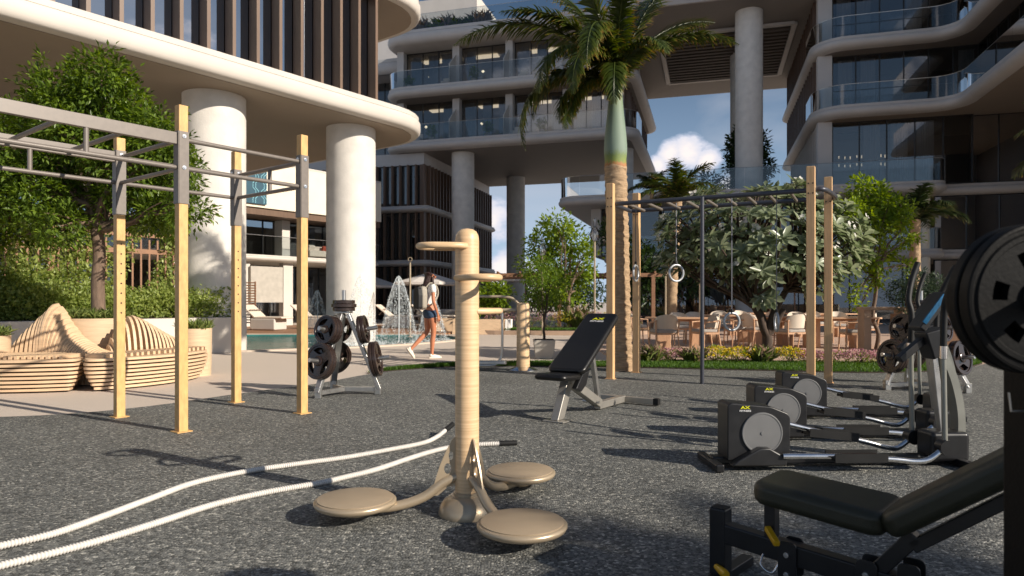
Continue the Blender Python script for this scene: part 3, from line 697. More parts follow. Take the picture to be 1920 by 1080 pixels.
pillar('tall shaded column with sky on both sides, further back under the balcony tower', .26, 47.4, .64, 9.75)
pillar('slim grey column under the balcony tower, partly hidden by the tall palm trunk', 6.3, 38.6, .55, 9.75)

# bridge between the towers
br = thing('bridge_block', 'grey bridge block with louvred soffit panel spanning high between the two towers', 'building', QC, RC)
slab(br, [(8.4, -1.7), (25, -1.7), (25, 13.7), (8.4, 13.7)], [.5, .1, .1, .1], 15.5, 1.0, 'soffit', prof=[(.02, 0), (0, .02), (0, .8), (.08, .82), (.08, .86), (0, .88), (0, 1)])
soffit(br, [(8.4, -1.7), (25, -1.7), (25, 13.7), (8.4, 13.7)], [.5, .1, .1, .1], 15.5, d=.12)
fr_ = MB()
for a, c in (((10.6, 2.0), (17.4, 2.0)), ((10.6, 10.2), (17.4, 10.2)), ((10.6, 2.0), (10.6, 10.2)), ((17.4, 2.0), (17.4, 10.2))): fr_.bar((*a, 15.41), (*c, 15.41), .28, .17)
fr_.build('grille_frame', 'tower_render', br, bevel=.04)
for i in range(15): bx('louvre', br, 'interior_dark', (14, 2.55 + i * .51, 15.35), (6.5, .24, .1))
bx('recess_panel', br, 'dark_frame', (14, 6.1, 15.47), (6.6, 8.0, .02))
bx('upper_wall', br, 'tower_render', (16.7, 6, 19), (16, 13.6, 5)); 
pillar('very tall grey round column holding the bridge block, right of the palm', 11.8, 34.0, .66, 15.52)
pillar('slim dark column just behind the very tall bridge column', 13.2, 39.5, .55, 15.52)

# ------------------------------------------------------------------ right tower and terrace wing
R0 = Vector((14.5, 31, 0))
def RL(x, y, z=0): return R0 + Vector((.9607, -.2776, 0)) * x + Vector((.2776, .9607, 0)) * y + Vector((0, 0, z))
rt = thing('glazed_tower', 'shaded glazed tower with stepped rounded balcony slabs and an overhanging wing', 'building', R0, RC)
orr = [(-.8, 0), (4.95, 0), (4.95, -8.5), (16, -8.5), (16, 14), (-.8, 14)]; rad = [1.5, .9, 0, 0, 0, .6]
LV = [9.5, 12.6, 15.7, 18.8, 21.9]
for z in LV: slab(rt, orr, rad, z, .52, 'tower_render')
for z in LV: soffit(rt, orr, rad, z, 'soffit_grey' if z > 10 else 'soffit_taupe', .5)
slab(rt, orr, rad, 25.0, .6, 'tower_render', name='roof')
for i, z in enumerate(LV):
    z0 = z + .52; z1 = (LV + [25.0])[i + 1]
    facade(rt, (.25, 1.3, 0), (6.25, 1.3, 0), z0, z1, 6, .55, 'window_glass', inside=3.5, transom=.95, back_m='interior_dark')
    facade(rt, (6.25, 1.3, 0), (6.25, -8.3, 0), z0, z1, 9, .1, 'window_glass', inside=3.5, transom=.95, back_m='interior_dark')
    bx('pier', rt, 'tower_render', (-.12, 1.25, (z0 + z1) / 2), (.62, .5, z1 - z0))
    bx('side_wall', rt, 'brown_fin', (-.2, 7.6, (z0 + z1) / 2), (.1, 12, z1 - z0)); fins(rt, (-.24, 13.4, 0), (-.24, 1.9, 0), z0, z1, 18, .09, .28)
    q = inset(rpoly(orr, rad), .14); fr = [p for p in q if p.y < 1.6 and p.x < 5.3 and p.y > -8.6]
    path = [(-.66, 3.2)] + [tuple(p) for p in q[:8]] + [tuple(p) for p in q[8:16]] + [(5.09, -8.4)]
    rail_glass(rt, path, z0 - .03, .95)
bx('sun_blocking_core', rt, 'interior_dark', (12.4, 2.6, 15.4), (5.8, 21.8, 24.6))  # opaque block added so sunlight cannot pass through the open rooms
bx('shading_storeys', rt, 'tower_render', (14.5, -.5, 28.2), (18, 27, 5))  # unseen storeys massed here, sized to shade the centre tower
bx('shading_wing_end', rt, 'tower_render', (15.3, -9.6, 13), (15, 2.2, 26))  # unseen mass added beyond the wing to shade the centre tower
# level under the overhang
tw = thing('terrace_wing', 'two storey glazed terrace wing with glass balustrade running under both towers', 'building', R0, RC)
oc = [(-12.9, 0), (4.8, 0), (4.8, 1.35), (15, 1.35), (15, 12), (-12.9, 12)]
slab(tw, oc, [1.3, 1.0, .1, 0, 0, 1], 5.92, .5, 'tower_render'); oc2 = [(-10.6, .6), (4.8, .6), (4.8, 1.5), (15, 1.5), (15, 11), (-10.6, 11)]
slab(tw, oc2, [1.2, 1.0, .1, 0, 0, 1], 3.0, .46, 'tower_render')
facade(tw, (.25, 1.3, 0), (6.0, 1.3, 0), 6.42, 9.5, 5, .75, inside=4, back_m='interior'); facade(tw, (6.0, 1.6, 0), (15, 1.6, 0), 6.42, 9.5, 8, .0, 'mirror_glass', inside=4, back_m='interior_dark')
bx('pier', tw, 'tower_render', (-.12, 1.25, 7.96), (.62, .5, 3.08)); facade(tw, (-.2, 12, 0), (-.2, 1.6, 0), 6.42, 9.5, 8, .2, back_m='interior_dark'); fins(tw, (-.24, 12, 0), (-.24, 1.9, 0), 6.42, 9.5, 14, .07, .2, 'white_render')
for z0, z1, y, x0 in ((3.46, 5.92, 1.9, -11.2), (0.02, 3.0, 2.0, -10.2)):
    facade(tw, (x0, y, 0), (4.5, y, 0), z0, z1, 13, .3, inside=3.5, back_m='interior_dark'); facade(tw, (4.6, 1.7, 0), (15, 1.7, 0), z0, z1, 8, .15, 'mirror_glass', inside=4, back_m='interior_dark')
    bx('end_wall', tw, 'tower_render', (x0 + .1, y + 4, (z0 + z1) / 2), (.2, 7.8, z1 - z0)); bx('pier', tw, 'tower_render', (x0 + .2, y - .1, (z0 + z1) / 2), (.5, .5, z1 - z0))
q = inset(rpoly(oc, [1.3, 1.0, .1, 0, 0, 1]), .14)
rail_glass(tw, [(-12.76, 9)] + [tuple(p) for p in q[:8]], 6.4, 1.0); rail_glass(tw, [tuple(p) for p in q[7:16]] + [(4.66, 1.3)], 6.4, 1.0)
q = inset(rpoly(oc2, [1.2, 1.0, .1, 0, 0, 1]), .14); rail_glass(tw, [(-10.46, 1.8)] + [tuple(p) for p in q[:16]] + [(4.66, 1.4)], 3.44, .95)
pillar('slim beige column beside the rounded balcony end at the terrace wing', *RL(4.0, .9).to_2d(), .22, 5.95, m='cream_wall')
# room lamps seen through the lobby glass

chn = thing('chandelier', 'row of small glowing pendants and one round globe lamp inside the lobby glass', 'chandelier', RL(2.0, 2.6, 7.6), RC)
MB().lathe([(.001, -.09), (.06, -.06), (.09, 0), (.06, .06), (.001, .09)], 12).build('globe', 'lamp_and_fill_glow', chn, smooth=60)
for j, z in enumerate((.55, .15)):
    for i in range(9): bx('pendant', chn, 'lamp_and_fill_glow', (-1.2 + i * .26 + .05 * math.sin(i * 3), .3, z + .03 * math.cos(i * 2)), (.03, .03, .13))
MB().tube([(0, 0, .05), (0, 0, 1.8)], .01, 5).build('cable', 'dark_frame', chn)
MB().bar((-1.3, .3, 1.75), (1.3, .3, 1.75), .04, .04).build('ceiling_bar', 'dark_frame', chn)
# ------------------------------------------------------------------ pull-up rig (left)
RIG = Vector((-2.76, 5.70, .012)); rig = thing('pull_up_rig', 'timber post pull-up rig with grey steel ladder beams on the left of the rubber floor', 'exercise rig', RIG, RA)
# local x = along the ladder beams (towards the pool), local y = across
def rig_post(par, x, y, h, s=.078, holes=False, m='rig_timber', sleeve=True):
    p = MB().box((x, y, h / 2), (s, s, h)).build('post', m, par, bevel=.006)
    MB().box((x, y, .004), (s + .05, s + .05, .008)).build('base_plate', m, par)
    if sleeve:
        MB().add([], []).box((x + .0, y - s / 2 - .004, 2.2), (s + .004, .006, .6)).box((x - s / 2 - .004, y, 2.2), (.006, s + .004, .6)).build('bracket_sleeve', 'rig_steel', par)
        b = MB()
        for z in (2.46, 2.2):
            for (dx, dy, ax) in ((0, -s / 2 - .007, (0, -1, 0)), (-s / 2 - .007, .0, (-1, 0, 0))):
                c = Vector((x + dx, y + dy, z)); b = MB(); b.cyl(c, c + Vector(ax) * .006, .017, n=14); b.cyl(c + Vector(ax) * .0055, c + Vector(ax) * .014, .010, .009, n=6); b.build('bolt', 'bolt', par, smooth=40)
    if holes:
        for k in range(8):
            c = Vector((x, y - s / 2 - .0008, .98 + k * .092)); MB().cyl(c, c + Vector((0, .004, 0)), .008, n=12).build('peg_hole', 'rubber_black', par)
S = 1.18
rig_post(rig, 0, 0, 2.72); rig_post(rig, S, 0, 2.70); rig_post(rig, 0, S, 2.62, holes=True); rig_post(rig, S, S, 2.70, holes=True)
for y in (0.0, S):
    MB().box((-2.55, y, 2.44), (5.1, .04, .1)).build('beam', 'rig_steel', rig, bevel=.006)
    MB().tube([(-5.1, y, 2.2), (S, y, 2.2)], .019, 12).build('lower_bar', 'rig_steel', rig, smooth=50)
    MB().tube([(0, y, 2.44), (S, y, 2.44)], .019, 12).build('upper_bar', 'rig_steel', rig, smooth=50)
    for x in (-.72, -1.75, -2.8): MB().tube([(x, y, 2.2), (x, y, 2.40)], .019, 10).build('strut', 'rig_steel', rig, smooth=50)
for x in (0, S):
    for z in (2.2, 2.44): MB().tube([(x, .04, z), (x, S - .04, z)], .019, 12).build('cross_bar', 'rig_steel', rig, smooth=50)
MB().tube([(S, .55, 2.2), (S, .55, 2.44)], .02, 10).build('strut', 'rig_steel', rig, smooth=50)
rm = MB().tube([(0, .02, 2.43), (0, S - .02, 2.43)], .019, 10).mesh('rung', 'rig_steel', 50)
for k in range(9): inst('rung', rm, rig, (-.42 - k * .46, 0, 0))
for x in (-4.9,):
    for y in (0, S): rig_post(rig, x, y, 2.7, sleeve=False)

# ------------------------------------------------------------------ standing twister (centre)
SP = Vector((-.23, 3.5, .012)); tw_ = thing('waist_twister', 'round timber waist twister with three pale metal discs in the middle of the floor', 'exercise machine', SP, 0)
wood = mat('laminate', srgb(216, 180, 136), .42, var=.12, scale=3, stretch=(.8, .8, 26), bump=.04, bscale=30, col2=srgb(222, 190, 150), detail=8)
MB().lathe([(.061, .05), (.061, 1.40), (.058, 1.425), (.048, 1.445), (.03, 1.457), (.001, 1.462)], 40).build('post', 'laminate', tw_, smooth=50)
MB().lathe([(.145, 0), (.146, .012), (.14, .04), (.12, .072), (.09, .094), (.07, .10), (.07, .112), (.062, .118)], 44).build('base_dome', 'champagne', tw_, smooth=50)
discs = [Vector((.275, -.45, 0)), Vector((-.553, -.09, 0)), Vector((.28, .48, 0))]
pl_out = [(.055, .40), (.075, .385), (.105, .33), (.14, .25), (.165, .17), (.175, .10), (.15, .10), (.10, .14), (.055, .15)]
plm = plate_mesh('gusset_plate', pl_out, [circ(.083, .30, .012, .022, 14), circ(.10, .235, .018, .028, 16), circ(.135, .16, .011, .018, 14)], .008, 'champagne')
for d in discs:
    a = math.atan2(d.y, d.x); l = d.length; u = d.normalized()
    inst('gusset_plate', plm, tw_, (0, 0, 0), (0, 0, a))
    pts = smooth_path([u * .03 + Vector((0, 0, .20)), u * .12 + Vector((0, 0, .165)), u * .22 + Vector((0, 0, .095)), u * .36 + Vector((0, 0, .055)), u * (l - .04) + Vector((0, 0, .048))], 5)
    MB().tube(pts, .024, 14).build('arm', 'champagne', tw_, smooth=60)
    MB().lathe([(.05, .02), (.055, .03), (.055, .06), (.04, .062)], 24, c=d).build('bearing', 'champagne', tw_, smooth=40)
    dk = MB().lathe([(.05, .058), (.175, .064), (.196, .074), (.203, .086), (.203, .094), (.196, .101), (.188, .104)], 56, c=d).build('disc', 'champagne', tw_, smooth=50)
    MB().lathe([(.1865, .1035), (.187, .1075), (.184, .109), (.001, .1095)], 56, c=d).build('disc_pad', 'champagne_top', dk, smooth=50)
for d, z in zip((discs[1], discs[0], discs[2]), (1.368, 1.205, 1.037)):
    u = d.normalized(); s = Vector((-u.y, u.x, 0)); o = Vector((0, 0, z)); w = .085; L_ = .245
    pts = [o + s * w * .6 + u * .01] + [o + s * w + u * (.05 + (L_ - w - .05) * t) for t in (0, .5, 1)] + [o + u * (L_ - w) + s * w * math.cos(t) + u * w * math.sin(t) for t in [PI * k / 10 for k in range(1, 10)]] + [o - s * w + u * (.05 + (L_ - w - .05) * t) for t in (1, .5, 0)] + [o - s * w * .6 + u * .01]
    MB().tube(pts, .0165, 14).build('handle', 'laminate', tw_, smooth=60)

# ------------------------------------------------------------------ battle ropes
def rope(pts, label, endpts):
    p = [G(x, y) + Vector((0, 0, .03)) for x, y in pts] + endpts
    sp = smooth_path(p, 10); ln_ = [0]
    for a, b in zip(sp, sp[1:]): ln_.append(ln_[-1] + (b - a).length)
    tot = ln_[-1]; n = int(tot / .0027); q = []; rr = []
    xs = np.interp(np.linspace(0, tot, n), ln_, [v.x for v in sp]); ys = np.interp(np.linspace(0, tot, n), ln_, [v.y for v in sp]); zs = np.interp(np.linspace(0, tot, n), ln_, [v.z for v in sp])
    for i in range(n): q.append((xs[i], ys[i], zs[i])); rr.append((.0130, .0165, .0183, .0180, .0155)[i % 5])
    t = thing('battle_rope', label, 'rope', (0, 0, 0)); MB().tube(q, rr, 9).build('cord', 'rope_white', t, smooth=70)
    a = Vector(q[-1]); d = (a - Vector(q[-40])).normalized(); MB().tube([a - d * .01, a + d * .12, a + d * .122], [.021, .021, .019], 14).build('grip', 'rubber_black', t, smooth=40)
rope([(-60, 1056), (0, 1037), (100, 1013), (200, 977), (283, 945), (367, 914), (467, 892), (567, 877), (647, 866), (735, 850), (793, 838)], 'farther white ribbed battle rope, its tip curling up behind the timber post',
     [G(818, 830) + Vector((.0, .02, .04)), G(835, 824) + Vector((0, .03, .07))])
rope([(-60, 1092), (0, 1075), (100, 1050), (200, 1022), (300, 990), (400, 957), (500, 933), (600, 915), (647, 904), (706, 889), (764, 869), (808, 855), (851, 845), (895, 841)], 'nearer white ribbed battle rope ending in a black grip right of the post', [G(939, 839) + Vector((0, 0, .03))])

# ------------------------------------------------------------------ weight plates and trees
def plate3(name_m, r, t, m):
    """three-grip disc: hub, rim and three real openings; axis along +x"""
    holes = []
    for k in range(3):
        a0 = 2 * PI * k / 3 + .32; a1 = a0 + 1.45; o = [(r * .74 * math.cos(a0 + (a1 - a0) * i / 10), r * .74 * math.sin(a0 + (a1 - a0) * i / 10)) for i in range(11)]
        mid = (a0 + a1) / 2; o += [(r * .42 * math.cos(mid + .35), r * .42 * math.sin(mid + .35)), (r * .36 * math.cos(mid), r * .36 * math.sin(mid)), (r * .42 * math.cos(mid - .35), r * .42 * math.sin(mid - .35))]; holes.append(o)
    me = plate_mesh(name_m, circ(0, 0, r * .86, n=48), holes, t * .5, m, plane='xz'); me.transform(Matrix.Rotation(R(90), 4, 'Z'))
    b = MB(); Mx = Matrix.Rotation(R(90), 3, 'Y')
    n = 48; prof = [(r * .82, -t * .30), (r * .84, -t * .5), (r * .97, -t * .5), (r, -t * .36), (r, t * .36), (r * .97, t * .5), (r * .84, t * .5), (r * .82, t * .30)]
    vs = [Mx @ Vector((q * math.cos(2 * PI * k / n), q * math.sin(2 * PI * k / n), z)) for q, z in prof for k in range(n)]
    m_ = len(prof); b.add(vs, [(i * n + k, i * n + (k + 1) % n, ((i + 1) % m_) * n + (k + 1) % n, ((i + 1) % m_) * n + k) for i in range(m_) for k in range(n)])
    b.lathe([(r * .28, -t * .55), (r * .28, t * .45), (r * .22, t * .6), (r * .14, t * .6)], 28, Mx); rim = b.mesh('x', m, 40)
    bm = bmesh.new(); bm.from_mesh(me); bm.from_mesh(rim); bmesh.ops.recalc_face_normals(bm, faces=bm.faces); bm.to_mesh(me); bm.free()
    me.polygons.foreach_set('use_smooth', [True] * len(me.polygons)); me.set_sharp_from_angle(angle=R(38)); bpy.data.meshes.remove(rim); return me
PBIG = plate3('weight_plate', .207, .042, 'plate_brown'); PMID = plate3('weight_plate', .165, .04, 'plate_brown')
def weight_tree(loc, angs, foot, label, where, bare=False):
    t = thing('weight_tree', label, 'weight rack', loc, 0)
    H = .95; top = MB().box((0, 0, H + .01), (.17, .17, .02)); top.build('top_plate', 'satin_steel', t, bevel=.004)
    MB().tube([(0, 0, H), (0, 0, H + .27)], .024, 18).build('top_peg', 'satin_steel', t, smooth=40)
    g = 'weight plates on ' + where
    for k in range(3 if not bare else 0):
        o = inst('weight_plate', plate_dark if k != 1 else plate_dark, None, Vector(loc) + Vector((0, 0, H + .045 + k * .043)), (0, R(90), .6 * k), (1, .62 if k != 1 else .7, .62 if k != 1 else .7))
        tag(o, ('lowest black disc of the top stack', 'widest black disc amid the top stack', 'topmost black disc of the top stack')[k] + ' of ' + where, 'weight plate', g)
    for i, a in enumerate(angs):
        u = Vector((math.cos(a), math.sin(a), 0)); s = Vector((-u.y, u.x, 0)); up = Vector((0, 0, 1))
        MB().bar(u * .05 + up * (H - .01), u * foot + up * .06, .075, .045).build('leg', 'satin_steel', t, bevel=.006)
        MB().bar(u * (foot - .02), u * (foot - .02) + up * .12, .07, .07).build('foot', 'satin_steel', t, bevel=.006)
        MB().bar(u * (foot - .03) + up * .06, up * .06, .045, .05).build('base_bar', 'satin_steel', t, bevel=.004)
        for j, (h, me, n, nm) in enumerate(((.745, PMID, 2, 'upper'), (.40, PBIG, 2, 'lower'))):
            r0 = .05 + (foot - .05) * (H - h) / (H - .06); ax = (u + up * .16).normalized(); o = u * (r0 + .01) + up * h
            MB().tube([o, o + ax * .25], .024, 18).build('peg', 'satin_steel', t, smooth=40); MB().tube([o + ax * .02, o + ax * .035], .04, 18).build('collar', 'rubber_black', t, smooth=40)
            el = math.asin(ax.z)
            for k in range(n + (1 if (i + j) % 3 == 0 else 0)):
                q = inst('weight_plate', me, None, Vector(loc) + o + ax * (.06 + k * .044), (0, -el, a)); q.rotation_euler = (Matrix.Rotation(a, 3, 'Z') @ Matrix.Rotation(-el, 3, 'Y') @ Matrix.Rotation(k * .5 + i, 3, 'X')).to_euler()
                pos_ = ('inner', 'next', 'outer')[k]
                tag(q, '%s disc on the %s peg, %s of %s' % (pos_, nm, SIDE[i], where), 'weight plate', g)
    return t
SIDE = ['left', 'right', 'rear']
plate_dark = PBIG
weight_tree((-1.97, 8.0, .012), [R(240), R(0), R(122)], .42, 'steel weight tree loaded with dark discs beside the pull-up rig and pool', 'the weight tree by the pool')
weight_tree((5.12, 8.55, .012), [R(198), R(300), R(75)], .56, 'steel weight tree with bronze brown discs behind the cross trainers', 'the weight tree behind the trainers')

# ------------------------------------------------------------------ incline bench (centre)
def rounded_pad(name, m, parent, L_, W_, T_, M, taper=1.0, bev=.03):
    b = MB(); out = rpoly([(0, -W_ / 2), (L_, -W_ / 2 * taper), (L_, W_ / 2 * taper), (0, W_ / 2)], .06, 5); b.prism([tuple(p) for p in out], 0, T_)
    o = b.build(name, m, parent, bevel=bev, seg=3); o.matrix_local = M; return o
bu = Vector((.56, .83, 0)).normalized(); ba_ = math.atan2(bu.y, bu.x); bo = Vector((.5, 6.32, .012))
bn = thing('incline_bench', 'black padded incline bench on light grey frame, its tall backrest facing the camera', 'exercise bench', bo, ba_)
# local x points away from the camera along the bench
Mb = Matrix.Translation((0, 0, .40)) @ Matrix.Rotation(R(-33), 4, 'Y'); bp_ = rounded_pad('backrest', 'vinyl', bn, .95, .39, .07, Mb, .93)
ms = Matrix.Translation((-.33, 0, .385)) @ Matrix.Rotation(R(3), 4, 'Y'); rounded_pad('seat', 'vinyl', bn, .36, .33, .06, ms)
yr = -PI / 2
def pad_logo(par, loc, rot, s):
    text('AX', .062 * s, 'logo_yellow', par, (loc[0], loc[1], loc[2]), rot, bold=.0012 * s, name='logo', sx=1.5)
def logo(par, M, s, plain=False):
    """yellow winged mark over white lettering, lying in the local xy plane of M"""
    def put(o): o.matrix_local = M @ o.matrix_local
    a = text('AX', .05 * s, 'logo_yellow', par, (0, .030 * s, .0008), (0, 0, 0), bold=.0016 * s, name='logo', sx=1.7); bpy.context.view_layer.update(); a.matrix_local = M @ Matrix.LocRotScale(Vector((0, .030 * s, .0008)), None, Vector((1.7, 1, 1)))
    b = text('FITNESS', .032 * s, 'logo_white', par, (0, 0, 0), (0, 0, 0), bold=.0006 * s, name='lettering'); b.matrix_local = M @ Matrix.LocRotScale(Vector((0, -.012 * s, .0008)), None, Vector((1.35, 1, 1)))
logo(bn, Mb @ Matrix.Translation((.80, 0, .0705)) @ Matrix.Rotation(R(-90), 4, 'Z'), 1.0)
fr = 'grey_frame'
MB().prism([(-.02, .39), (.10, .40), (-.10, .015), (-.22, .015)], -.04, .04, Matrix.Rotation(R(90), 3, 'X')).build('front_leg', fr, bn, bevel=.008)
MB().box((-.16, 0, .008), (.17, .22, .012)).build('foot_plate', fr, bn, bevel=.004)
MB().bar((.02, 0, .36), (.62, -.02, .07), .085, .085).build('main_tube', fr, bn, bevel=.008)
MB().bar((.6, -.02, .05), (1.2, -.02, .05), .07, .07).build('rear_tube', fr, bn, bevel=.006)
MB().bar((1.2, -.40, .045), (1.2, .40, .045), .06, .06).build('cross_foot', fr, bn, bevel=.006)
for s_ in (-1, 1): MB().bar((1.2, s_ * .37, .045), (1.2, s_ * .43, .045), .068, .068).build('foot_cap', 'rubber_black', bn, bevel=.006)
MB().bar((.66, .0, .08), (.50, .0, .62), .045, .045).build('support_strut', 'satin_steel', bn, bevel=.005)
MB().tube([(.5, -.09, .1), (.5, .09, .1)], .014, 10).build('adjusting_pin', 'satin_steel', bn, smooth=50)
MB().bar((0, .0, .385), (.78, 0, .87), .06, .03).build('backrest_rail', 'black_paint', bn)
MB().prism([(-.1, .3), (.0, .26), (.1, .32), (.16, .45), (.02, .42)], .11, .165, Matrix.Rotation(R(90), 3, 'X')).build('side_bracket', 'black_paint', bn, bevel=.01)

# ------------------------------------------------------------------ leg swing station behind the twister
ls = thing('leg_swing', 'pale steel leg swing station with short round post at the lawn edge', 'exercise machine', (.175, 10.75, .012), 0)
MB().lathe([(.105, .05), (.1, 1.02), (.09, 1.05), (.07, 1.065), (.001, 1.07)], 32).build('post', 'laminate', ls, smooth=50)
MB().lathe([(.235, 0), (.235, .015), (.19, .035), (.13, .055), (.1, .07)], 36).build('base_dome', 'chrome', ls, smooth=50)
MB().tube(smooth_path([(-.05, 0, 1.0), (-.12, 0, 1.1), (-.25, 0, 1.155), (-.6, 0, 1.165), (-.86, 0, 1.165)], 5), .022, 12).build('handrail', 'champagne', ls, smooth=60)
for dy in (-.05, .12):
    MB().tube(smooth_path([(-.33, dy, .93), (-.33, dy, .4), (-.35, dy, .2), (-.42, dy, .11), (-.5, dy, .085), (-.7, dy, .085)], 6), .02, 12).build('swing_arm', 'satin_steel', ls, smooth=60)
for x in (-.42, -.68): MB().prism([tuple(p) for p in rpoly([(-.17, -.07), (.15, -.07), (.17, .07), (-.15, .07)], .04)], 0, .05).build('footrest', 'satin_steel', ls, bevel=.01, loc=(x, 0, .1))
MB().tube([(-.12, .02, .95), (-.86, .02, .95)], .03, 12).build('axle', 'champagne', ls, smooth=60)
MB().lathe([(.105, .05), (.1, 1.0), (.09, 1.03), (.001, 1.05)], 24).build('post', 'laminate', ls, smooth=50, loc=(-.87, 0, 0))

# ------------------------------------------------------------------ monkey bar rig with rings (right)
ra = Vector((1.385, 9.58, .012)); ax_ = Vector((2.285, -1.2, 0)).normalized(); ang = math.atan2(ax_.y, ax_.x)
mr_ = thing('monkey_bar_rig', 'four orange timber posts carrying dark grey monkey bars over the floor by the dining terrace', 'exercise rig', ra, ang)
LN = 2.58; WD = 1.0
for i, (x, y) in enumerate(((0, 0), (.06, WD), (LN, 0), (LN + .15, WD * .88))):
    MB().box((x, y, 1.37), (.1, .1, 2.74)).build('post', 'orange_timber', mr_, bevel=.008)
    MB().box((x, y, .004), (.13, .13, .008)).build('base_plate', 'orange_timber', mr_)
    for z in (2.41, 2.53):
        for dx in (-.025, .025): MB().cyl((x + dx, y - .051, z), (x + dx, y - .058, z), .009, n=10).build('bolt', 'rubber_black', mr_)
for y in (.06, WD - .1): MB().tube([(0, y, 2.46), (LN, y, 2.46)], .03, 14).build('side_rail', 'dark_steel', mr_, smooth=50)
MB().tube([(.0, .06, 2.46), (0, WD - .1, 2.46)], .03, 12).build('end_rail', 'dark_steel', mr_, smooth=50)
MB().tube(smooth_path([(LN + .06, .02, 2.46), (LN + .16, .1, 2.46), (LN + .24, WD - .22, 2.46), (LN + .16, WD - .12, 2.46)], 5), .03, 12).build('end_rail', 'dark_steel', mr_, smooth=50)
rg = MB().tube([(0, .06, 2.45), (0, WD - .1, 2.45)], .02, 12).mesh('rung', 'orange_grey' if False else 'rig_steel', 50)
for k in range(9): inst('rung', rg, mr_, (.22 + k * .265, 0, 0))
MB().tube([(LN * .49, .0, 0), (LN * .49, .0, 2.46)], .026, 14).build('support_pole', 'dark_steel', mr_, smooth=50)
def ring(px, py, Y, rz, label, kind='gymnastic rings'):
    c = P(px, py, Y); t = thing('gymnastic_ring', label, 'gymnastic ring', c, rz, kind)
    MB().tube(arc((0, 0, 0), .113, 0, 2 * PI, 35, 'xz')[:-1], .016, 12, closed=True).build('ring', 'satin_ring', t, smooth=70)
    top = 2.46 - c.z; MB().box((0, 0, (.12 + top) / 2), (.014, .008, top - .12)).build('strap', 'dark_steel', t)
    MB().box((0, 0, .135), (.04, .03, .06)).build('buckle', 'rubber_black', t, bevel=.004)
    return t
mat('satin_ring', srgb(176, 178, 180), .35, .4, var=.05)
ring(1192, 512, 9.85, R(62), 'grey ring hanging against the second timber post, seen almost edge on')
ring(1268, 512, 9.45, R(20), 'grey ring hanging between the timber posts left of the dark support pole')
ring(1372, 603, 8.95, R(15), 'low hanging grey ring just right of the dark support pole')
ring(1456, 604, 8.65, R(80), 'low grey ring turned edge on, left of the front timber posts')

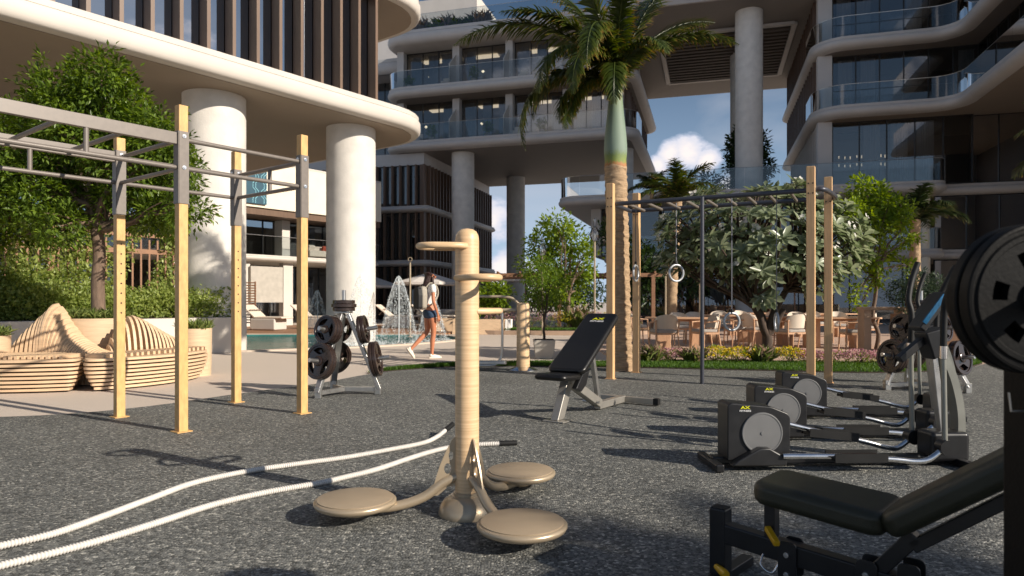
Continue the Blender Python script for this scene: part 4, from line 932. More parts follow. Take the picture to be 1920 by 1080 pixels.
# ------------------------------------------------------------------ cross trainers
def trainer(loc, rz, label):
    t = thing('cross_trainer', label, 'cross trainer', loc, rz, 'cross trainers in a row')
    # local x from the flywheel housing towards the mast, camera looks along +y
    body = rpoly([(-.19, .055), (.225, .055), (.225, .355), (.10, .405), (-.165, .43), (-.19, .415)], [.01, .02, .05, .12, .03, .03], 5)
    hs_ = MB().prism([tuple(p) for p in body], -.1, .1, Matrix.Rotation(R(90), 3, 'X')).build('housing', 'housing_black', t, bevel=.014)
    cap = [(-.09, .30)]
    MB().lathe([(.134, 0), (.134, .008), (.131, .012), (.124, .012), (.122, .0095), (.012, .0095), (.011, .014), (.001, .014)], 56, Matrix.Rotation(R(90), 3, 'X'), (.035, -.1, .235)).build('flywheel_disc', 'disc_silver', hs_, smooth=12)
    MB().prism([(-.19, .035), (.17, .035), (.18, .085), (.06, .15), (.0, .15), (-.14, .075)], .1, .17, Matrix.Rotation(R(90), 3, 'X')).build('shroud', 'housing_black', t, bevel=.012)
    logo(hs_, Matrix.Translation((-.075, -.1022, .385)) @ Matrix.Rotation(R(90), 4, 'X'), .5)
    MB().bar((-.27, 0, .045), (1.45, 0, .045), .09, .05).build('base_rail', 'black_paint', t, bevel=.01)
    MB().bar((-.27, -.2, .03), (-.27, .2, .03), .055, .05).build('rear_foot', 'black_paint', t, bevel=.01)
    MB().bar((1.36, -.26, .03), (1.36, .26, .03), .06, .05).build('front_foot', 'black_paint', t, bevel=.01)
    for y, zs, ze in ((-.17, .10, .11), (.17, .29, .12)):
        pts = smooth_path([(.14, y, zs), (.5, y, zs - (zs - .09) * .45), (.85, y, .075 + (zs - .1) * .25), (1.0, y, .06 + (zs - .1) * .12), (1.10, y, .075), (1.2, y, .15)], 6)
        MB().tube(pts, .019, 12).build('pedal_arm', 'chrome', t, smooth=60)
        mz = .085 + (zs - .1) * .42; sl = -(zs - .1) * .55
        M = Matrix.Rotation(math.atan(-sl) , 3, 'Y'); pb = MB().box((.62, y, mz), (.33, .12, .03), M).build('pedal', 'rubber_black', t, bevel=.006)
        tr = MB()
        for k in range(20): tr.box(Vector((.62, y, mz + .017)) + (M @ Vector((-.15 + k * .0158, 0, 0))), (.007, .105, .008), M)
        tr.build('pedal_tread', 'tread_brown', pb)['kind'] = 'stuff'; lp_ = MB()
        for sy in (-.062, .062): lp_.box(Vector((.62, y + sy, mz + .012)), (.34, .01, .055), M)
        lp_.build('pedal_lip', 'rubber_black', pb)
        MB().cyl((1.2, y - .035, .15), (1.2, y + .035, .15), .05, n=24).build('pivot', 'black_paint', t, smooth=40, bevel=0)
        MB().tube([(1.2, y, .15), (1.19, y, .74)], .017, 12).build('link_tube', 'mast_silver', t, smooth=50)
        MB().tube([(1.19, y, .72), (1.19, y, .80)], .024, 14).build('link_collar', 'chrome', t, smooth=50)
        MB().tube(smooth_path([(1.19, y, .79), (1.195, y, 1.0), (1.19, y * 1.15, 1.10), (1.235, y * 1.35, 1.24), (1.29, y * 1.45, 1.36)], 5), .020, 14).build('grip_bar', 'rubber_black', t, smooth=50)
    MB().box((1.30, 0, .13), (.26, .18, .2)).build('front_cover', 'black_paint', t, bevel=.03)
    arcp = smooth_path([(1.40, 0, .12), (1.40, 0, .35), (1.35, 0, .58), (1.26, 0, .78), (1.2, 0, .84)], 5)
    b = MB()
    for a, c in zip(arcp, arcp[1:]): b.bar(a, c + (c - a) * .15, .05, .085, up=(0, 1, 0))
    b.build('mast', 'mast_silver', t)
    MB().bar((1.30, 0, .15), (1.22, 0, .84), .04, .05).build('inner_mast', 'satin_steel', t, bevel=.005)
    MB().prism([(1.14, .88), (1.28, .92), (1.27, .74), (1.20, .70)], -.07, .07, Matrix.Rotation(R(90), 3, 'X')).build('hub_cover', 'black_paint', t, bevel=.012)
    MB().bar((1.12, 0, .9), (1.30, 0, 1.14), .14, .05).build('console', 'housing_black', t, bevel=.01)
    MB().bar((1.13, -.068, .945), (1.27, -.068, 1.13), .03, .012, up=(0, 1, 0)).build('console_screen', 'screen_blue', t)
    MB().bar((1.2, 0, .86), (.99, -.02, .70), .05, .05).build('bottle_bracket', 'black_paint', t, bevel=.006)
    return t
mat('mast_silver', srgb(150, 150, 142), .32, .5, var=.05)
mat('tread_brown', srgb(58, 46, 40), .6, var=.15)
trA = trainer((1.58, 4.52, .012), R(2), 'nearest black cross trainer, its large silver disc closest to the padded bench')
trB = dup(trA, (2.09, 5.45, .012), R(0), 'middle black cross trainer of three, half hidden behind the nearest one')
trC = dup(trA, (2.71, 6.45, .012), R(-3), 'farthest black cross trainer, in front of the orange timber posts')

# ------------------------------------------------------------------ foreground flat bench and barbell rack
fu = Vector((.73, -.68, 0)).normalized(); fa_ = math.atan2(fu.y, fu.x); fo = Vector((.955, 2.51, .012))
fb = thing('adjustable_bench', 'large black adjustable bench with yellow pull pins cut off by the lower right corner', 'exercise bench', fo, fa_)
# local x runs towards the camera and right, local y away-right
rounded_pad('seat', 'vinyl_olive', fb, .44, .28, .085, Matrix.Translation((-.03, 0, .37)) @ Matrix.Rotation(R(4), 4, 'Y'), 1.08, .032)
rounded_pad('backrest', 'vinyl_olive', fb, .85, .30, .085, Matrix.Translation((.425, 0, .335)) @ Matrix.Rotation(R(-37), 4, 'Y'), 1.0, .032)
bk_ = 'black_paint'
MB().box((-.2, 0, .145), (.065, .065, .29)).build('front_leg', bk_, fb, bevel=.006)
MB().box((-.2, 0, .29), (.055, .055, .006)).build('leg_cap', 'rubber_black', fb)
MB().bar((-.2, 0, .2), (.52, 0, .155), .06, .075).build('main_tube', bk_, fb, bevel=.006)
MB().tube(smooth_path([(.5, 0, .155), (.65, 0, .14), (.8, 0, .08), (.95, 0, .04), (1.2, 0, .03)], 5), .036, 14).build('rear_tube', bk_, fb, smooth=50)
for x, z0, z1 in ((.07, .09, .23), (.33, .09, .23), (.455, .08, .25)):
    for sy in (-.036, .036):
        pl = rpoly([(x - .033, z0), (x + .033, z0), (x + .033, z1), (x - .033, z1)], .018, 4)
        MB().prism([tuple(p) for p in pl], -.004, .004, Matrix.Rotation(R(90), 3, 'X')).build('side_plate', bk_, fb, loc=(0, sy, 0), bevel=.002)
    for z in (z0 + .025, z1 - .045): b = MB(); b.cyl((x, -.041, z), (x, -.048, z), .0095, n=16); b.cyl((x, -.0475, z), (x, -.050, z), .006, n=6); b.build('bolt', 'bolt', fb, smooth=40)
MB().box((-.0, -.0, .27), (.04, .05, .2)).build('seat_post', bk_, fb, bevel=.004)
MB().bar((.36, 0, .2), (.47, 0, .34), .05, .05).build('hinge_arm', bk_, fb, bevel=.004)
MB().bar((.46, 0, .3), (.98, 0, .72), .05, .04).build('backrest_rail', bk_, fb, bevel=.004)
MB().bar((1.02, 0, .05), (.75, 0, .5), .05, .05).build('back_strut', bk_, fb, bevel=.004)
MB().bar((.0, -.04, .265), (.06, -.1, .235), .022, .02).build('pull_handle', 'yellow_plastic', fb, bevel=.004)
MB().tube([(-.2, -.035, .07), (-.15, -.075, .07), (-.135, -.085, .07)], [.011, .017, .013], 12).build('pull_pin', 'yellow_plastic', fb, smooth=50)
MB().tube(smooth_path([(-.02, -.02, .17), (-.02, -.05, .13), (.02, -.05, .11), (.04, -.03, .15)], 5), .004, 8).build('ring_pull', 'chrome', fb, smooth=50)
MB().bar((-.2, -.25, .02), (-.2, .25, .02), .05, .04).build('cross_foot', bk_, fb, bevel=.005)
# barbell and its plates, axis along +y
KS = .70; bar_o = Vector((1.56 * KS, 2.0 * KS, 1.105)); bb = thing('barbell', 'steel barbell sleeve resting on the black rack at the right edge', 'barbell', bar_o, 0)
MB().tube([(0, -.28, 0), (0, .22, 0)], .0245, 24).build('sleeve', 'satin_steel', bb, smooth=40)
MB().tube([(0, -1.5, 0), (0, -.28, 0)], .014, 16).build('bar', 'satin_steel', bb, smooth=40); MB().tube([(0, -.29, 0), (0, -.26, 0)], .036, 24).build('collar', 'satin_steel', bb, smooth=40)
def slot_plate(r, t, n_s, name='weight_plate'):
    h = []
    for k in range(n_s):
        a = PI + k * 2 * PI / n_s; w = .2; ins = [(r * .66 * math.cos(a + w * j / 4), r * .66 * math.sin(a + w * j / 4)) for j in range(-4, 5)] + [(r * .46 * math.cos(a + w * 1.1 * j / 4), r * .46 * math.sin(a + w * 1.1 * j / 4)) for j in range(4, -5, -1)]
        h.append(ins)
    h.append(circ(0, 0, .026, n=20)); me = plate_mesh(name, circ(0, 0, r * .9, n=80), h, t * .62, 'plate_black', plane='xz')
    b = MB(); n = 80; Mx = Matrix.Rotation(R(90), 3, 'X')
    pr = [(r * .78, -t * .3), (r * .80, -t * .42), (r * .86, -t * .42), (r * .89, -t * .3), (r * .93, -t * .3), (r * .95, -t * .5), (r * .985, -t * .47), (r, -t * .36), (r, t * .36), (r * .985, t * .47), (r * .95, t * .5), (r * .93, t * .3), (r * .89, t * .3), (r * .86, t * .42), (r * .80, t * .42), (r * .78, t * .3)]
    m_ = len(pr); b.add([Mx @ Vector((q * math.cos(2 * PI * k / n), q * math.sin(2 * PI * k / n), z)) for q, z in pr for k in range(n)], [(i * n + k, i * n + (k + 1) % n, ((i + 1) % m_) * n + (k + 1) % n, ((i + 1) % m_) * n + k) for i in range(m_) for k in range(n)])
    prh = [(r * .30, -t * .3), (r * .28, -t * .5), (r * .14, -t * .5), (r * .14, t * .5), (r * .28, t * .5), (r * .30, t * .3)]; m_ = len(prh)
    b.add([Mx @ Vector((q * math.cos(2 * PI * k / n), q * math.sin(2 * PI * k / n), z)) for q, z in prh for k in range(n)], [(i * n + k, i * n + (k + 1) % n, ((i + 1) % m_) * n + (k + 1) % n, ((i + 1) % m_) * n + k) for i in range(m_) for k in range(n)])
    rim = b.mesh('x', 'plate_black', 30); bm = bmesh.new(); bm.from_mesh(me); bm.from_mesh(rim); bmesh.ops.recalc_face_normals(bm, faces=bm.faces); bm.to_mesh(me); bm.free()
    me.polygons.foreach_set('use_smooth', [True] * len(me.polygons)); me.set_sharp_from_angle(angle=R(30)); bpy.data.meshes.remove(rim); return me
SB = slot_plate(.158, .035, 6); SM = slot_plate(.133, .035, 6); SS = slot_plate(.112, .031, 5)
for me, y, lb_ in ((SB, .02, 'big black slotted plate nearest the camera on the barbell'), (SB, .078, 'second big black plate pressed behind the nearest one on the barbell'), (SM, .135, 'medium black plate between the big and small ones on the barbell'), (SS, .19, 'small black plate at the outer end of the barbell, farthest left')):
    o = inst('weight_plate', me, None, bar_o + Vector((0, y * KS, 0)), (0, y * 9, 0)); tag(o, lb_, 'weight plate', 'black plates on the barbell')
rk = thing('barbell_rack', 'black upright rack carrying the loaded barbell at the right edge', 'weight rack', (1.172, 1.50, .012), 0)
MB().box((0, 0, .5), (.12, .1, .96)).build('upright', 'plate_black', rk, bevel=.008); MB().box((.35, 0, .04), (1.0, .09, .08)).build('base', bk_, rk, bevel=.008)
MB().box((.0, -.55, .04), (.09, 1.2, .08)).build('base', bk_, rk, bevel=.008); MB().box((0, -1.1, .55), (.08, .08, 1.1)).build('upright', bk_, rk, bevel=.008)
MB().tube([(-.06, -.02, .85), (-.09, -.02, .85), (-.095, -.02, .89)], .0022, 8).build('hook', 'satin_steel', rk)
MB().tube([(-.055, 0, .90), (.055, 0, .90)], .012, 12).build('catch', 'satin_steel', rk, smooth=40)
# ------------------------------------------------------------------ trees and palms
def px_blobs(lst, Y, jit=.6, flat=.9):
    o = []
    for i, (x, y, r) in enumerate(lst):
        w = P(x, y, Y + random.uniform(-jit, jit)); rr = r / 1280 * Y * .96
        o.append(((w.x, w.y, w.z), (rr, rr, rr * flat), (rr / .6) ** 2))
    return o
def broad_tree(name, label, base, blobs, leaf, size, per, leaves=14, trunk_r=.09, bark='bark_brown', fork=None, group=None, cat='tree', spread=.12, aspect=.42, limbs=True, z_base=0, hollow=.45, lean=0):
    t = thing(name, label, cat, (base[0], base[1], z_base), 0, group); o = Vector((base[0], base[1], z_base)); b = MB()
    fork = fork or (min(q[0][2] for q in blobs) - z_base) ; top = Vector((sum(q[0][0] for q in blobs) / len(blobs), sum(q[0][1] for q in blobs) / len(blobs), 0)) - o; top.z = max(.2, fork)
    fk = Vector((top.x * .25 + lean, top.y * .25, fork)); limb(b, (0, 0, -.02), fk, trunk_r, trunk_r * .75, .05, 5, 12)
    for (c, r, w) in blobs:
        e = Vector(c) - o; m = fk.lerp(e, .5) + Vector((0, 0, -.1 * r[2])); q = limb(b, fk - Vector((0, 0, random.uniform(0, .25) * fork)), e, trunk_r * .55, trunk_r * .14, .12, 4, 7, sag=-.05)
        for k in range(4):
            s = q[len(q) * (2 + k) // 7]; dv = Vector(rand_dirs(1)[0]); limb(b, s, e + Vector((dv.x * r[0], dv.y * r[1], dv.z * r[2])) * .8, trunk_r * .2, trunk_r * .05, .14, 3, 5)
    b.build('trunk', bark, t, smooth=60)
    p, d, n = crown_points([((Vector(c) - o)[:], r, w) for c, r, w in blobs], per, spread, leaves, hollow)
    link(bpy.data.objects.new('crown', leaf_mesh('crown', p, d, n, rng.uniform(size * .65, size * 1.2, len(p)), aspect, leaf, droop=.12)), t); return t

broad_tree('ficus_tree', 'large dense dark green tree rising from the round timber planter at the left', (-5.97, 9.9), px_blobs([(110, 180, 72), (190, 150, 60), (70, 225, 60), (40, 285, 80), (140, 240, 90), (210, 220, 80), (300, 255, 60), (250, 290, 85), (335, 320, 55), (60, 370, 80), (150, 350, 80), (345, 390, 45), (20, 430, 60), (110, 425, 50), (240, 380, 70), (300, 400, 50), (-40, 340, 80), (-30, 420, 60)], 9.9, .55),
           'leaf_ficus', .095, 185, 15, .10, 'bark_brown', fork=2.0, spread=.13, z_base=.6, aspect=.4)
broad_tree('garden_tree', 'bright green young tree behind the flower bed, left of the tall palm', (2.0, 23.5), px_blobs([(1045, 425, 30), (1018, 458, 34), (1070, 455, 36), (1050, 495, 42), (1092, 510, 26), (1003, 500, 30), (1080, 545, 22), (1030, 535, 34), (1100, 475, 18)], 23.5, .6), 'leaf_lime', .15, 50, 14, .1, 'bark_brown', spread=.26, z_base=0, aspect=.6, fork=1.5)
broad_tree('potted_tree', 'slender dark leaved tree in a square stone pot on the paving behind the leg swing', (.62, 13.2), px_blobs([(1020, 490, 24), (1005, 520, 30), (1040, 525, 32), (1020, 560, 34), (1050, 570, 22), (995, 565, 22)], 13.2, .3), 'leaf_fresh', .07, 150, 12, .028, 'bark_dark', spread=.1, z_base=.35, fork=.5, aspect=.42, hollow=.1)
pt = thing('tree_pot', 'square tapered pale stone pot holding the slender dark tree', 'plant pot', (.62, 13.2, .0)); MB().add([(-.17, -.17, 0), (.17, -.17, 0), (.17, .17, 0), (-.17, .17, 0), (-.21, -.21, .36), (.21, -.21, .36), (.21, .21, .36), (-.21, .21, .36)], [(0, 3, 2, 1), (4, 5, 6, 7), (0, 1, 5, 4), (1, 2, 6, 5), (2, 3, 7, 6), (3, 0, 4, 7)]).build('pot', 'stone_pot', pt, bevel=.012)
MB().box((0, 0, .362), (.36, .36, .012)).build('soil', 'soil', pt)
broad_tree('shrub', 'round bright green shrub seen through the twister handles, beyond the paving', (-.85, 23.8), px_blobs([(915, 550, 22), (940, 552, 22), (928, 570, 20), (905, 575, 14)], 23.8, .3), 'leaf_lime', .16, 70, 12, .05, cat='shrub', spread=.2, aspect=.6, fork=.3)
broad_tree('lime_tree', 'light yellow green airy tree right of the frangipani, behind the stone console', (8.15, 15.3), px_blobs([(1625, 365, 40), (1597, 405, 36), (1660, 385, 40), (1690, 410, 34), (1640, 430, 34), (1590, 450, 22), (1700, 445, 20), (1630, 480, 26), (1665, 470, 22), (1645, 525, 20), (1600, 500, 14), (1700, 498, 16), (1605, 545, 16), (1615, 570, 12)], 15.3, .4), 'leaf_lime', .11, 85, 15, .05, 'bark_brown', spread=.17, aspect=.6, fork=1.9, hollow=.2)
broad_tree('topiary_tree', 'dark dense tree standing on the terrace in front of the very tall bridge column', (12.0, 35.2), px_blobs([(1400, 250, 24), (1385, 275, 24), (1415, 275, 26), (1395, 305, 34), (1425, 310, 24), (1405, 340, 36)], 35.2, .5), 'leaf_deep', .24, 42, 14, .1, 'bark_dark', spread=.3, z_base=6.42, aspect=.5, fork=.6)
broad_tree('terrace_shrub', 'low dark shrub on the terrace between the two small palms', (9.3, 36), px_blobs([(1330, 345, 26), (1290, 355, 20), (1360, 355, 20), (1250, 362, 16)], 36, .5), 'leaf_deep', .22, 30, 12, .07, 'bark_dark', z_base=6.42, spread=.28, fork=.2, cat='shrub')
broad_tree('shadow_tree', 'dark tree at the foot of the terrace wing behind the frangipani', (7.0, 27), px_blobs([(1180, 480, 40), (1150, 440, 30), (1220, 500, 40), (1200, 540, 40), (1290, 520, 40)], 27, .5), 'leaf_deep', .2, 42, 12, .08, 'bark_dark', spread=.3, fork=1.0)
# trees standing beyond the towers, closing the horizon
hz_l = ['rounded dark tree far beyond the columns, leftmost under the balcony tower', 'wider dark tree far beyond the columns, right of the slatted block', 'low far tree just left of the shaded back column', 'low far tree just right of the shaded back column', 'far tree peeping over the paving behind the garden tree']
for i, (x, Y, r) in enumerate(((-9, 66, 3), (-4.2, 70, 2.2), (-1.5, 68, 1.8), (2.6, 70, 2.4), (6, 72, 3))):
    broad_tree('distant_tree', hz_l[i], (x, Y), [((x, Y, r * .8), (r, r, r * .7), 2), ((x + r * .7, Y, r * .6), (r * .7, r * .7, r * .5), 1)], 'leaf_deep', .45, 90, 8, .15, 'bark_dark', spread=.5, fork=.6, group='trees beyond the towers', hollow=.3)

def trunk_palm(par, h, r0, r1, m, rings=26, lean=(0, 0), name='trunk', bulge=0):
    prof = []
    for i in range(rings * 4 + 1):
        t = i / (rings * 4); r = r0 + (r1 - r0) * t + .05 * math.exp(-t * h * 3.5); k = i % 4
        prof.append((r * (1, .95, .975, 1.03)[k] , t * h))
    b = MB(); n = 22; vs = []
    for j, (r, z) in enumerate(prof):
        for k in range(n):
            a = 2 * PI * k / n; q = r * (1 + .015 * math.sin(a * 5 + j * .9) + .018 * math.sin(a * 9 - j * 1.7)); q += random.uniform(-.006, .006); zz = z + .018 * math.sin(a * 3 + j * .8) + random.uniform(-.008, .008)
            vs.append((q * math.cos(a) + lean[0] * (z / h) ** 1.5, q * math.sin(a) + lean[1] * (z / h), zz))
    m_ = len(prof); b.add(vs, [(i * n + k, i * n + (k + 1) % n, (i + 1) * n + (k + 1) % n, (i + 1) * n + k) for i in range(m_ - 1) for k in range(n)] + [tuple((m_ - 1) * n + k for k in range(n))]); return b.build(name, m, par, smooth=28)
mat('palm_bark', srgb(168, 142, 112), .9, var=.3, scale=5, stretch=(2, 2, 9), bump=.9, bscale=16, detail=8)
def shaft_mat():
    m = mat('crownshaft', srgb(120, 128, 108), .65, var=.35, scale=5, stretch=(2, 2, .5), detail=9); t = m.node_tree; p = t.nodes['Principled BSDF']
    rp = [n for n in t.nodes if n.type == 'VALTORGB'][0]; tcn = t.nodes.new('ShaderNodeTexCoord'); sx = t.nodes.new('ShaderNodeSeparateXYZ'); t.links.new(tcn.outputs['Object'], sx.inputs[0])
    nz = t.nodes.new('ShaderNodeTexNoise'); nz.inputs['Scale'].default_value = 40; ad = t.nodes.new('ShaderNodeMath'); ad.operation = 'MULTIPLY_ADD'; ad.inputs[1].default_value = .1; t.links.new(tcn.outputs['Object'], nz.inputs['Vector']); t.links.new(nz.outputs['Fac'], ad.inputs[0]); t.links.new(sx.outputs['Z'], ad.inputs[2])
    r2 = t.nodes.new('ShaderNodeValToRGB'); e = r2.color_ramp.elements; e[0].position = 0; e[0].color = (.42, .13, .03, 1); e[1].position = 1.0; e[1].color = (.16, .20, .06, 1)
    for q, c in ((.105, (.48, .16, .03)), (.13, (.22, .28, .02)), (.19, (.15, .22, .04)), (.24, (.19, .27, .22)), (.62, (.17, .25, .19)), (.85, (.20, .27, .12))):
        x = e.new(q); x.color = (*c, 1)
    t.links.new(ad.outputs[0], r2.inputs[0]); mx = t.nodes.new('ShaderNodeMix'); mx.data_type = 'RGBA'; mx.inputs['Factor'].default_value = .3; t.links.new(r2.outputs[0], mx.inputs['A']); t.links.new(rp.outputs[0], mx.inputs['B']); t.links.new(mx.outputs['Result'], p.inputs['Base Color'])
shaft_mat()
pl = thing('tall_palm', 'tall palm with ringed trunk, pale green crownshaft and drooping dark fronds', 'palm tree', (1.70, 10.75, 0)); 
trunk_palm(pl, 3.22, .178, .175, 'palm_bark', 24, (-.07, 0))
MB().lathe([(.168, 3.16), (.172, 3.24), (.168, 3.32), (.180, 3.42), (.182, 3.52), (.172, 3.68), (.15, 3.88), (.128, 4.08), (.112, 4.25), (.10, 4.45), (.08, 4.7)], 28).build('crownshaft', 'crownshaft', pl, smooth=60)
# object origin at the shaft foot so the colour bands sit on it
cs = [c for c in pl.children if c.name.startswith('crownshaft')][0]; cs.data.transform(Matrix.Translation((-.0, 0, -3.16))); cs.data.transform(Matrix.Scale(1 / 1.54, 4, (0, 0, 1))); cs.scale = (1, 1, 1.54); cs.location = (-.07, 0, 3.16)
for i, (az, e0, e1, ln_, ll, sd) in enumerate(((182, 60, -42, 2.95, .50, .5), (186, 28, -118, 2.35, .48, .9), (-6, 58, -34, 2.15, .42, .55), (-112, 62, -95, 2.3, .46, .8), (-145, 50, -100, 2.1, .46, .8), (150, 80, 15, 2.8, .5, .35), (110, 82, -10, 2.8, .5, .4), (55, 80, 10, 2.8, .5, .4), (15, 76, 28, 2.9, .5, .35),
    (205, 80, 40, 2.7, .5, .35), (165, 50, -80, 1.7, .42, .7), (-170, 70, -20, 2.3, .46, .5), (20, 62, 0, 2.3, .46, .4), (-100, 30, -110, 1.5, .42, .9), (-125, 45, -105, 1.9, .42, .9), (-160, 20, -105, 1.4, .4, .9), (172, 42, -100, 1.8, .42, .8), (-92, 78, -30, 2.3, .44, .6), (-150, 8, -100, 1.2, .36, .9), (120, 40, -90, 1.8, .42, .8), (-60, 70, -70, 1.5, .4, .7))):
    frond_obj('frond', pl, 'palm_leaf', (-.07 + .05 * math.cos(R(az)), .05 * math.sin(R(az)), 4.5 + .02 * (i % 5)), R(az), R(e0), R(e1), ln_, ll * .78, 80, .030, sd * 1.15)
def palm(label, loc, h, tr, ln_, mt='palm_leaf', seed=0, n=11, lean=(0, 0), ll=.45):
    random.seed(seed); t = thing('small_palm', label, 'palm tree', loc); trunk_palm(t, h, tr, tr * .85, 'palm_bark', max(8, int(h * 4)), lean)
    for i in range(n):
        az = 360 / n * i + random.uniform(-14, 14); up = i % 3
        frond_obj('frond', t, mt, (lean[0], lean[1], h - .05), R(az), R((62, 40, 78)[up]), R((-45, -60, -5)[up]), ln_ * random.uniform(.85, 1.1), ll, 34, .05, .5)
palm('small palm with arching green fronds behind the monkey bars, below the cumulus cloud', (5.65, 24.3, 0), 4.75, .2, 2.1, seed=3, lean=(.25, 0), n=12)
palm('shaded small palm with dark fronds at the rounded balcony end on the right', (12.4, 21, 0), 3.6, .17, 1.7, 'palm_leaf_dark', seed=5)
palm('palm just outside the right edge with one lit frond tip showing', (11.6, 13.0, 0), 3.9, .18, 2.3, seed=8, n=12)
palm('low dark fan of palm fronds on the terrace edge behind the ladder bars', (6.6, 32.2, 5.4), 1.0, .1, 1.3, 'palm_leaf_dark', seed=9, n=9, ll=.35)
palm('unseen palm added outside the right edge to shade the padded bench', (10.9, -3.2, 0), 4.9, .18, 1.9, seed=12, n=13)  # unseen palm added for the dappled shade its crown throws on the bench
random.seed(21)

# frangipani: forked trunk, rosettes of large leaves, white flowers
fgp = thing('frangipani_tree', 'broad frangipani tree with big glossy leaves and white flowers between the posts', 'tree', (4.62, 12.35, 0)); b = MB(); fo_ = Vector((4.62, 12.35, 0))
Pf = lambda x, y, Y: P(x, y, Y) - fo_
k0 = limb(b, (0, 0, -.02), Pf(1438, 628, 12.3), .115, .085, .06, 4, 12)
forks = [(1410, 560, 12.2), (1470, 580, 12.1), (1400, 500, 12.6), (1480, 520, 12.3)]
lf = [limb(b, Pf(1438, 630, 12.3), Pf(*f), .075, .05, .1, 4, 10) for f in forks]
tips = []
for k in range(225):
    while True:
        x = random.uniform(1238, 1622); y = random.uniform(348, 580)
        e = ((x - 1430) / 198) ** 2 + ((y - 455) / 112) ** 2
        if e < 1 and not (y > 525 and 1330 < x < 1540 and random.random() < .75): break
    dz = math.sqrt(max(0, 1 - e)) * 1.35; Y = 12.35 - dz * random.uniform(.2, 1) if random.random() < .72 else 12.35 + dz * random.uniform(0, 1)
    tips.append(Vector(Pf(x, y, Y)))
for i, t_ in enumerate(tips):
    src = lf[min(range(4), key=lambda j: (lf[j][-1] - t_).length)]; s = src[-1 - (i % 4)]; limb(b, s, t_, .026, .014, .1, 3, 6, sag=.06)
b.build('trunk', 'bark_dark', fgp, smooth=60)
ctr = Vector(Pf(1430, 500, 12.35)); LP, LD, LN2, LS = [], [], [], []
for t_ in tips:
    ax = (t_ - ctr).normalized() * .7 + Vector((0, 0, .55)); ax.normalize(); u = ax.orthogonal().normalized(); w = ax.cross(u); ph = random.random() * 6
    for k in range(15):
        a = ph + k * 2.4; op = random.uniform(.15, .95) if k < 5 else random.uniform(-.25, .45); d = (u * math.cos(a) + w * math.sin(a)) + ax * op
        LP.append(t_ + ax * (.03 * (k % 3))); LD.append(d.normalized()); LN2.append(ax + Vector(rand_dirs(1)[0]) * .25); LS.append(random.uniform(.17, .29))
order = sorted(range(len(LP)), key=lambda i: LP[i].y - .3 * LP[i].z); near = order[:290]; rest = order[290:]
st = link(bpy.data.objects.new('foliage', leaf_mesh('foliage', [LP[i] for i in rest], [LD[i] for i in rest], [LN2[i] for i in rest], [LS[i] for i in rest], .36, 'leaf_frangipani', shape=6, fold=.2, droop=.06)), fgp); st['kind'] = 'stuff'
lv = [leaf_mesh('leaf', [(0, 0, 0)], [(1, 0, 0)], [(0, 0, 1)], [.25], .36, 'leaf_frangipani', shape=6, fold=.22, droop=dr) for dr in (.02, .06, .1, .14, .05, .08)]
for i in near:
    d = LD[i]; nn = (LN2[i] - d * LN2[i].dot(d)).normalized(); s = nn.cross(d); M = Matrix((d, s, nn)).transposed().to_4x4(); o = inst('leaf', random.choice(lv), fgp); o.matrix_local = Matrix.Translation(LP[i]) @ M @ Matrix.Scale(LS[i] / .25, 4)
FP, FD, FN = [], [], []
for t_ in random.sample(tips, 42):
    ax = ((t_ - ctr).normalized() * .8 + Vector((0, -.4, .4))).normalized()
    for q in range(5):
        c = t_ + ax * .14 + Vector(rand_dirs(1)[0]) * .06; fa2 = (ax + Vector(rand_dirs(1)[0]) * .5).normalized(); u = fa2.orthogonal().normalized(); w = fa2.cross(u)
        for k in range(5):
            a = k * 1.2566; FP.append(c); FD.append(u * math.cos(a) + w * math.sin(a) + fa2 * .25); FN.append(fa2)
bl_ = link(bpy.data.objects.new('blossoms', leaf_mesh('blossoms', FP, FD, FN, [.045] * len(FP), .75, 'petal_white', shape=6, fold=.1)), fgp); bl_['kind'] = 'stuff'

